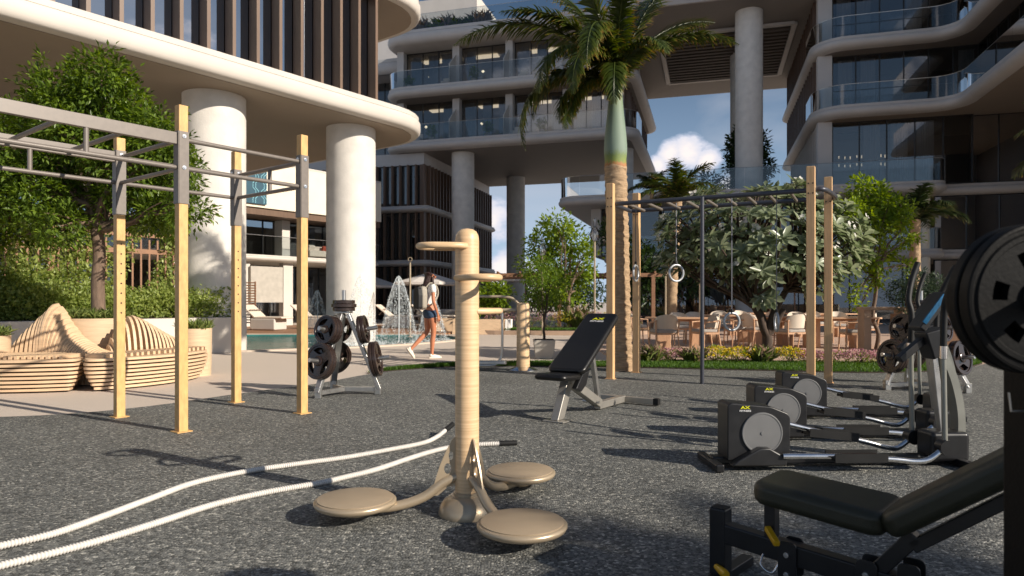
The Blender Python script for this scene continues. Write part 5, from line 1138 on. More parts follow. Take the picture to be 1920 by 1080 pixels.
# ------------------------------------------------------------------ planters, hedge, trellis (left)
wd = Vector((-.612, -.791, 0)); wn = Vector((.791, -.612, 0)); c0 = Vector((-5.78, 15.0, 0))
wl = thing('planter_wall', 'long white rendered planter wall running behind the slatted bench', 'planter wall', c0, math.atan2(wd.y, wd.x))
out = rpoly([(0, 0), (8.2, 0), (8.2, -2.2), (0, -1.5)], [.12, 0, 0, .3], 5)
MB().prism([tuple(p) for p in out], 0, .76).build('wall', 'white_render', wl, bevel=.015); MB().prism([(.15, -.15), (8.1, -.15), (8.1, -1.9), (.2, -1.3)], .76, .772).build('soil', 'soil', wl)
MB().box((5.6, .18, .45), (1.0, .34, .05)).build('bench_ledge', 'pergola_timber', wl)
def hedge(label, pts, r, h, leaf='leaf_hedge', n=5200, size=.075, z=.72, name='hedge'):
    t = thing(name, label, 'hedge', (pts[0][0], pts[0][1], 0)); o = Vector((pts[0][0], pts[0][1], 0)); b = MB()
    q = smooth_path([(x, y, 0) for x, y in pts], 4); L_ = []
    for i in range(14): c = q[int(random.random() * (len(q) - 1))] - o; limb(b, c + Vector((0, 0, z)), c + Vector((random.uniform(-r, r) * .6, random.uniform(-r, r) * .6, z + h * .8)), .02, .008, k=5)
    b.build('stems', 'bark_dark', t)['kind'] = 'stuff'
    tt = rng.random(n); arr = np.array([tuple(p - o) for p in q]); idx = tt * (len(arr) - 1); i0 = idx.astype(int); f = (idx - i0)[:, None]; c = arr[i0] * (1 - f) + arr[np.minimum(i0 + 1, len(arr) - 1)] * f
    dv = rand_dirs(n); top = h * (1 + .18 * np.sin(tt * 23) + .1 * np.sin(tt * 61)); p = c + dv * [r, r, 1] * (.8 + .25 * rng.random((n, 1))); p[:, 2] = z + np.abs(dv[:, 2]) ** .6 * top * (.85 + .2 * rng.random(n)) 
    side = rng.random(n) < .55; p[side, 2] = z + rng.random(side.sum()) * top[side]
    link(bpy.data.objects.new('foliage', leaf_mesh('foliage', p, dv + rand_dirs(n) * .7 + [0, 0, .2], rand_dirs(n) * .5 + dv + [0, 0, .5], rng.uniform(size * .7, size * 1.3, n), .5, leaf, droop=.1)), t); return t
hp = [(c0 + wd * s - wn * .55)[:2] for s in (.35, 1.5, 3.0, 4.2)]
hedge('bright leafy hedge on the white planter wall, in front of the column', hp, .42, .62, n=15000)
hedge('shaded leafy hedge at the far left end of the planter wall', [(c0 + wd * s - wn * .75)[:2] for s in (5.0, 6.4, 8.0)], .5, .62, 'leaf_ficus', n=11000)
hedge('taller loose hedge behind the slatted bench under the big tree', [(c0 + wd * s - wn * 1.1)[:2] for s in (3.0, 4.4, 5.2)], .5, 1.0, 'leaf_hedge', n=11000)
tr_ = thing('trellis', 'brown timber trellis with climbing vines behind the big tree', 'trellis', (c0 - wn * 1.25)[:], math.atan2(wd.y, wd.x))
for x in (.35, 3.4, 5.3, 6.4): MB().box((x, 0, 1.5), (.13, .13, 2.1)).build('post', 'pergola_timber', tr_, bevel=.006)
for z in (2.15, 2.5): MB().box((3.5, 0, z), (6.6, .08, .1)).build('beam', 'pergola_timber', tr_, bevel=.004)
rdm = MB().box((0, 0, 1.45), (.035, .035, 1.9)).mesh('slat', 'pergola_timber')
for k in range(34): inst('slat', rdm, tr_, (.55 + k * .17, .02, 0))
n = 15000; p = np.stack([rng.random(n) * 6.6 + .1, rng.normal(size=n) * .13, .8 + rng.random(n) ** .8 * 2.0], 1); keep = (np.sin(p[:, 0] * 2.3 + .6) + .5 * np.sin(p[:, 0] * 7 + p[:, 2] * 3)) > -.6; p = p[keep]
v_ = link(bpy.data.objects.new('vines', leaf_mesh('vines', p, rand_dirs(len(p)) + [0, 0, -.3], rand_dirs(len(p)) + [0, .6, .3], rng.uniform(.06, .11, len(p)), .55, 'leaf_hedge')), tr_); v_['kind'] = 'stuff'
def reed_tuft(par, n, r, h, m='reed_blade', z=0, name='grass_tuft', wd_=.045):
    a = rng.random(n) * 6.283; q = r * np.sqrt(rng.random(n)); p = np.stack([q * np.cos(a), q * np.sin(a), np.full(n, z)], 1); d = rand_dirs(n) * [.55, .55, .1] + [0, 0, 1] + np.stack([np.cos(a), np.sin(a), 0 * a], 1) * .35
    return link(bpy.data.objects.new(name, leaf_mesh(name, p, d, rand_dirs(n) * [1, 1, .1], rng.uniform(h * .6, h * 1.15, n), wd_, m, fold=.1, droop=.35, shape=6)), par)
def round_planter(label, x, y, r, h, plant, group='round timber planters'):
    t = thing('round_planter', label, 'planter', (x, y, 0), 0, group); MB().lathe([(r * .94, 0), (r * .97, h * .3), (r, h), (r - .03, h), (r - .035, h - .05)], 48).build('drum', 'planter_timber', t, smooth=40)
    if plant: reed_tuft(t, plant, r * .85, .2, z=h - .06)
round_planter('widest round timber planter, under the big tree between the two bench humps', -6.0, 9.85, .46, .86, 900)
round_planter('small round timber planter at the right end of the slatted bench', -4.72, 10.15, .24, .70, 260)
round_planter('small round timber planter cut off by the left edge', -6.75, 8.75, .27, .66, 260)

# ------------------------------------------------------------------ slatted sculptural bench
def seat_module(label, pts, nribs):
    cen = sum((Vector(p) for p in pts), Vector((0, 0))) / len(pts); t = thing('slatted_bench', label, 'bench', (cen.x, cen.y, 0), 0, 'slatted bench modules')
    out = [p.to_2d() for p in closed_path([(p[0] - cen.x, p[1] - cen.y, 0) for p in pts], 8)]
    for k in range(8):
        f = k / 7; ins = .10 * (1 - math.sin(min(1, .22 + f * .95) * PI / 2 * 1.0)) * 1.6 + .015 * (k == 7); o = inset(out, ins); mb = MB().prism([tuple(p) for p in o], .022 + k * .05, .022 + k * .05 + .031); mb.build('slat', 'slat_timber', t, bevel=.004)
    MB().prism([tuple(p) for p in inset(out, .16)], 0, .40).build('core', 'bark_dark', t)
    return t, cen, out
m2, cen2, out2 = seat_module('curved stacked slat bench module running toward the pool, right of the joint', [(-5.12, 8.2), (-4.75, 8.45), (-4.42, 9.05), (-4.36, 9.75), (-4.62, 10.1), (-5.0, 9.9), (-5.25, 9.35), (-5.34, 8.7)], 0)
m1_, cen1, out1 = seat_module('stacked slat bench module cut off by the left edge', [(-5.26, 8.3), (-5.5, 8.1), (-6.2, 7.98), (-7.2, 8.1), (-7.3, 8.75), (-6.3, 8.95), (-5.6, 8.85)], 0)
def top_ribs(t, cen, a, b_, w, n, z=.405):
    a = Vector(a) - cen; b_ = Vector(b_) - cen; d = (b_ - a); nn = Vector((-d.y, d.x)).normalized(); ang = math.atan2(nn.y, nn.x)
    for i in range(n):
        c = a + d * ((i + .5) / n) + nn * random.uniform(-.01, .01); o = bx('rib', t, 'slat_timber', (c.x, c.y, z + .022), (w * (1 - .25 * abs(i / (n - 1) * 2 - 1) ** 3), .036, .042), ang)
top_ribs(m2, cen2, (-5.15, 8.38), (-4.55, 9.95), .42, 20); top_ribs(m1_, cen1, (-7.2, 8.42), (-5.4, 8.45), .62, 26)
def wave_back(label, path, hs, n, dep=.5, z0=.02):
    q = smooth_path([(x, y, 0) for x, y in path], 12); o = q[0].copy(); t = thing('slatted_wave_bench', label, 'wave bench', o[:], 0, 'slatted bench backs')
    ks = np.linspace(0, 1, len(hs))
    for i in range(n):
        f = i / (n - 1); idx = f * (len(q) - 1); a = q[int(idx)]; b2 = q[min(int(idx) + 1, len(q) - 1)]; c = a.lerp(b2, idx - int(idx)) - o; tan = (q[min(int(idx) + 2, len(q) - 1)] - q[max(int(idx) - 2, 0)]).normalized(); nn = Vector((tan.y, -tan.x, 0))
        H = float(np.interp(f, ks, hs)); W = dep * (.75 + .25 * H); k = 9
        prof = [(.5 * W, z0)] + [(.5 * W - W * .62 * (j / k) ** 1.5 + .07 * math.sin(j / k * PI) , z0 + .12 + (H - .12) * math.sin(j / k * PI / 2) ** 1.15) for j in range(k + 1)]
        back = [(-.30 * W, H * .93), (-.42 * W, H * .6), (-.5 * W, z0)]; pr = prof + back
        M = Matrix((nn, Vector((0, 0, 1)), tan)).transposed(); mb = MB().prism(pr, -.017, .017, M, c); mb.build('rib', 'slat_timber', t)
    return t
wave_back('slatted bench back rising to a tall pointed hump at the left of the round planter', [(-6.75, 9.25), (-6.3, 9.3), (-5.9, 9.22), (-5.55, 9.05), (-5.3, 9.0)], [.44, .68, .90, 1.07, .82, .64, .57, .51, .46, .43, .41], 32, .52)
wave_back('slatted bench back with a lower rounded hump right of the round planter', [(-5.42, 9.2), (-5.2, 9.42), (-5.02, 9.75), (-4.85, 10.1)], [.50, .74, .90, .84, .74, .64, .54, .46], 20, .5)

# ------------------------------------------------------------------ fountains
mt = bpy.data.materials.new('water_drops'); mt.use_nodes = True; MATS['water_drops'] = mt; tt_ = mt.node_tree; pp = tt_.nodes['Principled BSDF']; pp.inputs['Base Color'].default_value = (.85, .92, .95, 1); pp.inputs['Roughness'].default_value = .15
tb = tt_.nodes.new('ShaderNodeBsdfTransparent'); mxs = tt_.nodes.new('ShaderNodeMixShader'); mxs.inputs[0].default_value = .6; tt_.links.new(pp.outputs[0], mxs.inputs[1]); tt_.links.new(tb.outputs[0], mxs.inputs[2]); tt_.links.new(mxs.outputs[0], tt_.nodes['Material Output'].inputs[0])
def fountain(label, x, y, h, rb, n):
    t = thing('fountain_jet', label, 'fountain', (x, y, -.03), 0, 'fountain jets in the pool'); MB().lathe([(.05, -.2), (.05, .05), (.02, .08), (.001, .08)], 12).build('nozzle', 'satin_steel', t, smooth=40)
    s = rng.random(n) ** .75; a = rng.random(n) * 6.283 ; a = np.where(rng.random(n) < .45, np.round(a / .52) * .52 + rng.normal(size=n) * .05, a)
    rr = rb * s ** .72 * (1 + rng.normal(size=n) * .05); z = h * (1 - s ** 1.0) ; z = h * (1 - s ** 1.12); p = np.stack([rr * np.cos(a), rr * np.sin(a), z], 1); d = np.stack([np.cos(a) * .25, np.sin(a) * .25, -np.ones(n)], 1) + rand_dirs(n) * .5
    dr = link(bpy.data.objects.new('droplets', leaf_mesh('droplets', p, d, rand_dirs(n), rng.uniform(.010, .042, n), .45, 'water_drops')), t); dr['kind'] = 'stuff'
    MB().tube(smooth_path([(0, 0, 0), (.01, 0, h * .5), (0, 0, h * .97)], 5), .02, 8).build('jet', 'water_drops', t, smooth=60)
    m_ = 900; q = rng.random(m_) * 6.283; r2 = rb * (.7 + rng.random(m_) * .6); fp_ = np.stack([r2 * np.cos(q), r2 * np.sin(q), rng.random(m_) * .1], 1); sp = link(bpy.data.objects.new('splash', leaf_mesh('splash', fp_, rand_dirs(m_) + [0, 0, .8], rand_dirs(m_), rng.uniform(.015, .05, m_), .5, 'water_drops')), t); sp['kind'] = 'stuff'
fountain('fountain jet in front of the dark slatted block, right of the weight tree', -2.92, 17.6, 1.80, .50, 7000)
fountain('fountain jet rising in front of the thick column behind the weight tree', -3.75, 16.9, 1.80, .46, 6500)
fountain('smallest fountain jet left of the thick column, behind the timber post', -5.25, 18.4, 1.45, .36, 4500)
fountain('fountain jet partly hidden by the walking woman', -2.2, 18.7, 1.35, .42, 4500)
# ------------------------------------------------------------------ flowers along the lawn and the far bed
def clump(name, label, x, y, r, h, kind, group, z=0, n=700):
    t = thing(name, label, 'flower clump' if kind != 'grass' else 'ornamental grass', (x, y, z), 0, group)
    if kind == 'grass': reed_tuft(t, n // 2, r * .45, h, 'reed_blade', name='blades', wd_=.03); reed_tuft(t, n // 7, r * .4, h * 1.15, 'plume', name='plumes', wd_=.06); return t
    m = max(30, n // 12); b = MB()
    for k in range(9): limb(b, (0, 0, 0), (random.uniform(-r, r) * .7, random.uniform(-r, r) * .7, h * .7), .008, .003, k=4, n=3)
    b.build('stems', 'bark_brown', t)['kind'] = 'stuff'
    p, d, nn = crown_points([((0, 0, h * .45), (r, r, h * .5), 1)], m, .05, 12, .3); p[:, 2] = np.abs(p[:, 2]); link(bpy.data.objects.new('foliage', leaf_mesh('foliage', p, d, nn, rng.uniform(.03, .06, len(p)), .45, 'leaf_hedge' if kind != 'petal_yellow' else 'leaf_lime')), t)
    k = n; dv = rand_dirs(k); dv[:, 2] = np.abs(dv[:, 2]); p = dv * [r, r, h * .5] * (.82 + .25 * rng.random((k, 1))) + [0, 0, h * .48]; bl = link(bpy.data.objects.new('blossoms', leaf_mesh('blossoms', p, dv + rand_dirs(k) * .8, dv, rng.uniform(.022, .042, k), .8, kind)), t); bl['kind'] = 'stuff'; return t
FG = 'planting along the dining terrace'
for (x, Y, r, h, kd, lb) in (
    (2.45, 12.05, .3, .30, 'grass', 'grey green grass tuft right of the palm trunk by the second timber post'), (2.85, 12.2, .34, .26, 'petal_pink', 'dull pink low clump beside the grass tuft, in front of the first dining chair'),
    (3.2, 12.0, .3, .28, 'grass', 'feathery grass tuft in front of the left dining table'), (3.62, 12.1, .36, .3, 'petal_yellow', 'yellow flower clump just right of the dark support pole'),
    (4.02, 12.0, .36, .30, 'petal_yellow', 'fullest yellow flower clump left of the frangipani trunk'), (4.36, 11.9, .3, .32, 'grass', 'pale plume grass tuft touching the left of the frangipani trunk'),
    (4.85, 11.95, .34, .3, 'petal_yellow', 'yellow flower clump right of the frangipani trunk'), (5.15, 11.85, .3, .26, 'petal_pink', 'pink flower clump left of the front timber posts'),
    (5.55, 11.8, .3, .25, 'petal_pink', 'pink flower clump behind the front timber posts'), (5.98, 11.75, .32, .27, 'petal_pink', 'pink flower clump just right of the front timber posts'),
    (6.4, 11.7, .34, .26, 'petal_pink', 'last pink flower clump before the stone console'), (6.85, 11.8, .26, .22, 'petal_yellow', 'small yellow green clump at the foot of the stone console'), (2.0, 11.95, .26, .26, 'grass', 'grass tuft behind the foot of the tall palm')):
    clump('flower_clump' if kd != 'grass' else 'grass_clump', lb, x, Y, r * .86, h, kd, FG, n=430)
structure('garden_kerb', MB().prism([tuple(p.to_2d()) for p in closed_path([(-1.2, 23.0, 0), (.4, 22.3, 0), (2.6, 22.0, 0), (4.6, 22.3, 0), (5.6, 24.2, 0), (3, 26, 0), (-.6, 25.6, 0)], 6)], .002, .14).mesh('garden_kerb', 'console_stone'))
structure('garden_soil', MB().prism([tuple(p.to_2d()) for p in closed_path([(-1.0, 23.15, 0), (.5, 22.5, 0), (2.6, 22.2, 0), (4.4, 22.5, 0), (5.4, 24.2, 0), (3, 25.8, 0), (-.5, 25.4, 0)], 6)], .1, .155).mesh('garden_soil', 'soil'))
cnt = 9000; xx = rng.uniform(-1.0, 4.6, cnt); yy = 22.85 - .5 * np.sin((xx + 1) / 5.6 * PI) + rng.uniform(-.1, .55, cnt); g = bpy.data.objects.new('garden_grass', leaf_mesh('garden_grass', np.stack([xx, yy, np.full(cnt, .15)], 1), rng.normal(size=(cnt, 3)) * [.4, .4, 0] + [0, 0, 1], rand_dirs(cnt) * [1, 1, .1], rng.uniform(.05, .1, cnt), .2, 'grass_blade', fold=.1)); COL.objects.link(g); tag(g, 'narrow green grass band in the curved stone kerbed bed', 'lawn', kind='stuff')
far_l = ['pink flower clump at the left end of the curved bed', 'second pink flower clump in the curved bed, behind the leg swing', 'pink flower clump behind the square stone pot', 'pink flower clump right of the slender tree trunk', 'yellow green flower clump beneath the bright young tree', 'pale plume grass at the middle of the curved bed', 'pink flower clump left of the tall slim lamp post', 'yellow flower clump behind the incline bench', 'pink flower clump at the right end of the curved bed']
for i, (x, kd) in enumerate(((-.5, 'petal_pink'), (.05, 'petal_pink'), (.65, 'petal_pink'), (1.2, 'petal_pink'), (1.8, 'petal_yellow'), (2.25, 'grass'), (2.8, 'petal_pink'), (3.4, 'petal_yellow'), (4.0, 'petal_pink'))):
    clump('flower_clump' if kd != 'grass' else 'grass_clump', far_l[i], x, 23.6, .46, .62 if kd != 'grass' else .7, kd, 'planting in the curved bed', z=.14, n=520)

# ------------------------------------------------------------------ dining chairs and tables
def chair_proto(label):
    t = thing('dining_chair', label, 'chair', (0, 0, 0), 0, 'dining chairs on the terrace')      # faces +y, back at -y
    for sx in (-1, 1):
        MB().tube([(sx * .25, .22, 0), (sx * .24, .20, .45), (sx * .245, .19, .62)], [.014, .018, .016], 8).build('leg', 'chair_timber', t, smooth=50)
        MB().tube([(sx * .24, -.27, 0), (sx * .23, -.20, .42), (sx * .25, -.23, .66)], [.014, .018, .016], 8).build('leg', 'chair_timber', t, smooth=50)
        MB().tube(smooth_path([(sx * .245, .20, .625), (sx * .265, .05, .635), (sx * .26, -.12, .65), (sx * .235, -.235, .67)], 4), .016, 8).build('armrest', 'chair_timber', t, smooth=50)
        MB().bar((sx * .235, -.2, .40), (sx * .235, .2, .40), .022, .04).build('side_rail', 'chair_timber', t)
    for y in (-.2, .2): MB().bar((-.235, y, .40), (.235, y, .40), .022, .04).build('cross_rail', 'chair_timber', t)
    b = MB(); out = rpoly([(-.24, -.22), (.24, -.22), (.245, .23), (-.245, .23)], .08, 4); b.prism([tuple(p) for p in out], .42, .485); b.build('cushion', 'cushion_grey', t, bevel=.02)
    b = MB(); vs = []; nx, nz = 12, 5
    for side in (0, 1):
        for j in range(nz + 1):
            for i in range(nx + 1):
                u = i / nx * 2 - 1; v = j / nz; half = .255 - .03 * v ** 3; x = half * u * (1 - .10 * (v > .9)); z = .50 + v * (.30 - .05 * abs(u) ** 3); y = -.25 + .13 * abs(u) ** 2.2 - .06 * v + side * .022; vs.append((x, y, z))
    m_ = (nx + 1) * (nz + 1); fs = []
    for j in range(nz):
        for i in range(nx): a = j * (nx + 1) + i; fs += [(a, a + 1, a + nx + 2, a + nx + 1), (m_ + a, m_ + a + nx + 1, m_ + a + nx + 2, m_ + a + 1)]
    for i in range(nx): a = i; c = nz * (nx + 1) + i; fs += [(a, m_ + a, m_ + a + 1, a + 1), (c, c + 1, m_ + c + 1, m_ + c)]
    for j in range(nz): a = j * (nx + 1); c = a + nx; fs += [(a, a + nx + 1, m_ + a + nx + 1, m_ + a), (c, m_ + c, m_ + c + nx + 1, c + nx + 1)]
    b.add(vs, fs); b.build('backrest', 'chair_shell', t, smooth=50, bevel=.006); return t
def cx(px, Y): return (px - 960) / 1280 * Y
chs = [(1245, 14.2, 5, 'pale dining chair nearest the palm, its back to the camera'), (1322, 14.5, 95, 'dining chair turned side on just right of the dark support pole, facing left'),
       (1482, 14.5, 18, 'pale dining chair left of the front timber posts, angled back to camera'), (1600, 14.2, 80, 'chair seen side on right of the timber posts, facing left'),
       (1276, 16.6, 190, 'chair facing the camera beyond the left table, first from the palm'), (1303, 17.2, 175, 'chair facing the camera beyond the left table, second from the palm'),
       (1382, 15.8, 95, 'chair facing left behind the lowest hanging ring'), (1415, 15.6, -70, 'bright backed chair just left of the frangipani trunk'),
       (1345, 19.5, 150, 'small far chair between the support pole and the low ring'), (1395, 20.0, 200, 'small far chair above the low hanging ring'), (1455, 18.2, -40, 'chair back right of the frangipani fork'),
       (1496, 17.4, 170, 'chair facing the camera behind the angled chair by the posts'), (1530, 19.5, 190, 'far chair seen between the two front timber posts'), (1618, 16.4, 100, 'second side-on chair right of the timber posts, farther back'),
       (1575, 17.8, 175, 'chair facing the camera just right of the timber posts at the far table'), (1195, 17.0, -85, 'chair partly hidden behind the second timber post'), (1512, 15.9, -95, 'chair hidden mostly by the front timber post'), (1355, 17.4, 185, 'chair facing the camera at the middle table')]
c1 = chair_proto(chs[0][3]); c1.location = (cx(chs[0][0], chs[0][1]), chs[0][1], .03); c1.rotation_euler.z = R(chs[0][2])
for (px, Y, rz, lb_) in chs[1:]: dup(c1, (cx(px, Y), Y, .03), R(rz), lb_)
def table(label, px, Y, l, w, rz=0, h=.71):
    t = thing('dining_table', label, 'table', (cx(px, Y), Y, .03), rz, 'dining tables on the terrace'); out = rpoly([(-l / 2, -w / 2), (l / 2, -w / 2), (l / 2, w / 2), (-l / 2, w / 2)], .12, 4)
    MB().prism([tuple(p) for p in out], h - .035, h).build('tabletop', 'chair_timber', t, bevel=.01)
    for sx in (-1, 1): MB().box((sx * (l / 2 - .38), 0, (h - .04) / 2), (.3, .3, h - .04)).build('pedestal', 'chair_timber', t, bevel=.01)
    MB().bar((-l / 2 + .3, 0, h - .07), (l / 2 - .3, 0, h - .07), .08, .05).build('apron', 'chair_timber', t)
table('left dining table behind the chair nearest the palm', 1275, 15.4, 1.5, .85, R(-6)); table('middle dining table behind the lowest ring', 1365, 18.0, 1.6, .85, R(-4)); table('dining table behind the frangipani trunk', 1445, 16.6, 1.5, .8, R(8))
table('right dining table between the timber posts and the stone console', 1565, 15.7, 1.8, .9, R(-4)); table('small far dining table left of the frangipani', 1400, 21.5, 1.6, .8); table('far dining table behind the timber posts', 1540, 20.6, 1.9, .9)
cs = thing('stone_console', 'pinkish stone serving console with open shelf at the right end of the dining terrace', 'console', (cx(1655, 13.4), 13.4, .03), R(-12))
for x in (-.33, .33): MB().box((x, 0, .45), (.13, .45, .9)).build('side_panel', 'console_stone', cs, bevel=.006)
MB().box((0, 0, .93), (.84, .5, .06)).build('top', 'console_stone', cs, bevel=.006); MB().box((0, .1, .62), (.53, .3, .02)).build('shelf', 'rail_glass', cs); MB().box((0, .05, .1), (.53, .35, .04)).build('shelf', 'console_stone', cs)
ps = thing('planter_box', 'tall brown timber planter box holding the dark bushy shrub behind the weight tree', 'planter', (cx(1740, 12.8), 12.8, .0), R(-12)); MB().box((0, 0, .43), (1.15, .5, .86)).build('box', 'pergola_timber', ps, bevel=.01)
for x in (-.2, .2): MB().box((x, -.252, .43), (.012, .01, .84)).build('joint', 'bark_dark', ps)
pot = MB().lathe([(.16, .86), (.2, .95), (.23, 1.12), (.2, 1.12), (.19, 1.06)], 20); tp = thing('terracotta_pot', 'ribbed terracotta pot under the dark bushy shrub', 'plant pot', (cx(1722, 12.7), 12.7, 0)); mat('terracotta', srgb(130, 70, 48), .8, var=.15, scale=8); pot.build('pot', 'terracotta', tp, smooth=40)
broad_tree('bushy_shrub', 'dark blue green bushy shrub in the terracotta pot above the far weight tree', (cx(1722, 12.7), 12.7), px_blobs([(1690, 548, 30), (1722, 535, 34), (1760, 540, 30), (1700, 565, 26), (1775, 560, 24), (1740, 560, 28)], 12.7, .25), 'leaf_blue', .055, 330, 12, .03, 'bark_dark', z_base=1.08, fork=.12, cat='shrub', spread=.09, aspect=.4)
gw = thing('garden_wall', 'low cream boundary wall lit by the sun behind the far weight tree', 'wall', (8.15, 12.95, 0), R(10)); MB().box((2.6, 0, .42), (5.6, .25, .84)).build('wall', 'cream_wall', gw, bevel=.01); MB().box((2.6, 0, .86), (5.66, .31, .04)).build('coping', 'paving_edge', gw, bevel=.006); MB().box((2.6, -.2, .03), (5.6, .12, .06)).build('kerb', 'paving_edge', gw)

# ------------------------------------------------------------------ beyond: pergola, lamps, umbrellas, loungers, planters
pg = thing('pergola', 'low brown timber pergola beams standing behind the garden and the tall palm', 'pergola', (2.0, 26, 0), R(-2))
for x in (-3.3, -.2, 3.35): MB().box((x, 0, 1.02), (.14, .14, 2.04)).build('post', 'pergola_timber', pg, bevel=.006)
for y in (-.02, 2.4): MB().box((0, y, 2.1), (7.4, .1, .14)).build('beam', 'pergola_timber', pg)
for k in range(9): bx('rafter', pg, 'pergola_timber', (-3.4 + k * .85, 1.2, 2.2), (.06, 2.8, .08))
def lamp(px, top, Y, label, lantern=True):
    t = thing('garden_lamp', label, 'garden lamp', (cx(px, Y), Y, 0), 0, 'slim garden lamps'); h = 1.1 + (565 - top) * Y / 1280
    MB().tube([(0, 0, 0), (0, 0, h - .3)], .028, 10).build('pole', 'champagne', t, smooth=50); MB().lathe([(.09, 0), (.09, .02), (.04, .04)], 16).build('base', 'champagne', t, smooth=40)
    if lantern:
        MB().lathe([(.05, h - .32), (.13, h - .22), (.15, h - .1), (.11, h), (.04, h + .1), (.04, h + .34), (.001, h + .36)], 16).build('lantern', 'lantern_glass', t, smooth=50)
        MB().lathe([(.03, h - .3), (.03, h - .1), (.001, h - .08)], 10).build('lamp_core', 'satin_steel', t, smooth=50)
    else: MB().tube(arc((0, 0, h - .2), .06, -PI / 2, PI * 1.3, 14, 'xz'), .012, 6).build('loop', 'champagne', t, smooth=60)
lamp(1115, 432, 20, 'slim lamp post with clear glass lantern just left of the tall palm'); lamp(1017, 462, 22, 'slim lamp post behind the slender potted tree'); lamp(769, 474, 21, 'slim pole with curled loop top left of the walking woman', False)
lamp(1248, 500, 22, 'slim lamp post left of the second hanging ring', False); lamp(1312, 505, 23, 'slim lamp post just left of the dark support pole', False)
def umbrella(px, rim, Y, r, label):
    t = thing('sun_umbrella', label, 'umbrella', (cx(px, Y), Y, 0), 0, 'pale sun umbrellas'); h = 1.1 + (565 - rim) * Y / 1280; MB().tube([(0, 0, 0), (0, 0, h + .5)], .03, 10).build('pole', 'pergola_timber', t, smooth=50); MB().lathe([(.25, 0), (.25, .08), (.05, .1)], 16).build('base', 'stone_pot', t, smooth=40)
    b = MB(); n = 8; vs = [(0, 0, h + .5)]
    for k in range(n): a = 2 * PI * (k + .5) / n; vs += [(r * math.cos(a), r * math.sin(a), h)]
    for k in range(n): a = 2 * PI * (k + .5) / n; vs += [(r * .99 * math.cos(a), r * .99 * math.sin(a), h - .12)]
    b.add(vs, [(0, 1 + k, 1 + (k + 1) % n) for k in range(n)] + [(1 + k, 9 + k, 9 + (k + 1) % n, 1 + (k + 1) % n) for k in range(n)]); b.build('canopy', 'umbrella_cloth', t)
umbrella(805, 530, 33, 1.7, 'pale umbrella behind the walking woman\'s head'); umbrella(703, 536, 38, 1.5, 'pale umbrella just right of the thick column, under the slatted block'); umbrella(985, 524, 34, 1.5, 'grey white umbrella right of the timber twister post')
umbrella(1490, 520, 27, 1.2, 'pale umbrella behind the frangipani leaves')
def lounger(x, y, rz, label, base='white_render'):
    t = thing('sun_lounger', label, 'sun lounger', (x, y, .05), rz, 'loungers on the pool deck')
    MB().box((.1, 0, .22), (1.1, .7, .42)).build('base', base, t, bevel=.05); MB().box((.35, 0, .46), (1.2, .66, .07)).build('mattress', 'chair_shell', t, bevel=.03)
    M = Matrix.Rotation(R(38), 3, 'Y'); MB().box((-.55, 0, .68), (.75, .64, .07), M).build('back_cushion', 'chair_shell', t, bevel=.03); b = MB()
    for k in range(6): bx('back_slat', t, 'bark_brown', (-.66 + k * .04 - .02, 0, .52 + k * .045 + .0), (.03, .62, .02))
    return t
lg = lounger(-9.0, 25.0, R(-20), 'white based lounger with raised slatted back left of the pool column'); dup(lg, (-7.6, 26.2, .05), R(-18), 'second lounger, farther right and partly behind the timber post'); dup(lg, (-10.6, 24.6, .05), R(-20), 'third lounger behind the slatted screen at the left')
dup(lg, (-4.6, 27.5, .05), R(-8), 'lounger beyond the fountains in front of the slatted block'); dup(lg, (-3.2, 27.8, .05), R(-8), 'lounger behind the walking woman, nearest the shaded columns')
sc_ = thing('slatted_screen', 'brown horizontal slat screen and pale steps left of the loungers', 'screen', (-10.4, 25.8, .05), R(-5))
for k in range(16): bx('slat', sc_, 'pergola_timber', (0, 0, .25 + k * .1), (1.5, .05, .045))
for x in (-.7, 0, .7): bx('post', sc_, 'pergola_timber', (x, .04, .95), (.05, .03, 1.7))
for k in range(5): bx('step', sc_, 'paving_edge', (-.2 + k * .0, -.9 + k * .16, .06 + k * .12), (1.1, .3, .06))
for (x, y, rz, l, lb_) in ((-1.0, 22.9, R(-8), 1.95, 'low slanted timber bench with white striped end right of the twister post'), (-2.2, 24.2, R(-8), 1.7, 'low slanted timber bench beside the walking woman')):
    t = thing('slanted_bench', lb_, 'bench', (x, y, 0), rz, 'slanted timber benches'); pr = [(-.28, 0), (.2, 0), (.34, .5), (-.14, .5)]
    MB().prism([(a, c) for a, c in pr], -l / 2, l / 2 - .2, Matrix(((0, 0, 1), (1, 0, 0), (0, 1, 0)))).build('body', 'slat_timber', t, bevel=.01)
    for q in (.17, .07): MB().prism([(a, c) for a, c in pr], l / 2 - q, l / 2 - q + .08, Matrix(((0, 0, 1), (1, 0, 0), (0, 1, 0)))).build('end_band', 'white_cotton', t, bevel=.006)
db = thing('round_daybed', 'round grey upholstered daybed right of the walking woman', 'daybed', (-3.0, 29, .05)); MB().lathe([(.8, 0), (.95, .15), (1.0, .35), (.95, .42), (.001, .44)], 28).build('seat', 'cushion_grey', db, smooth=50); MB().tube(arc((0, 0, .55), .9, R(20), R(200), 18), .16, 10).build('back_roll', 'cushion_grey', db, smooth=60)
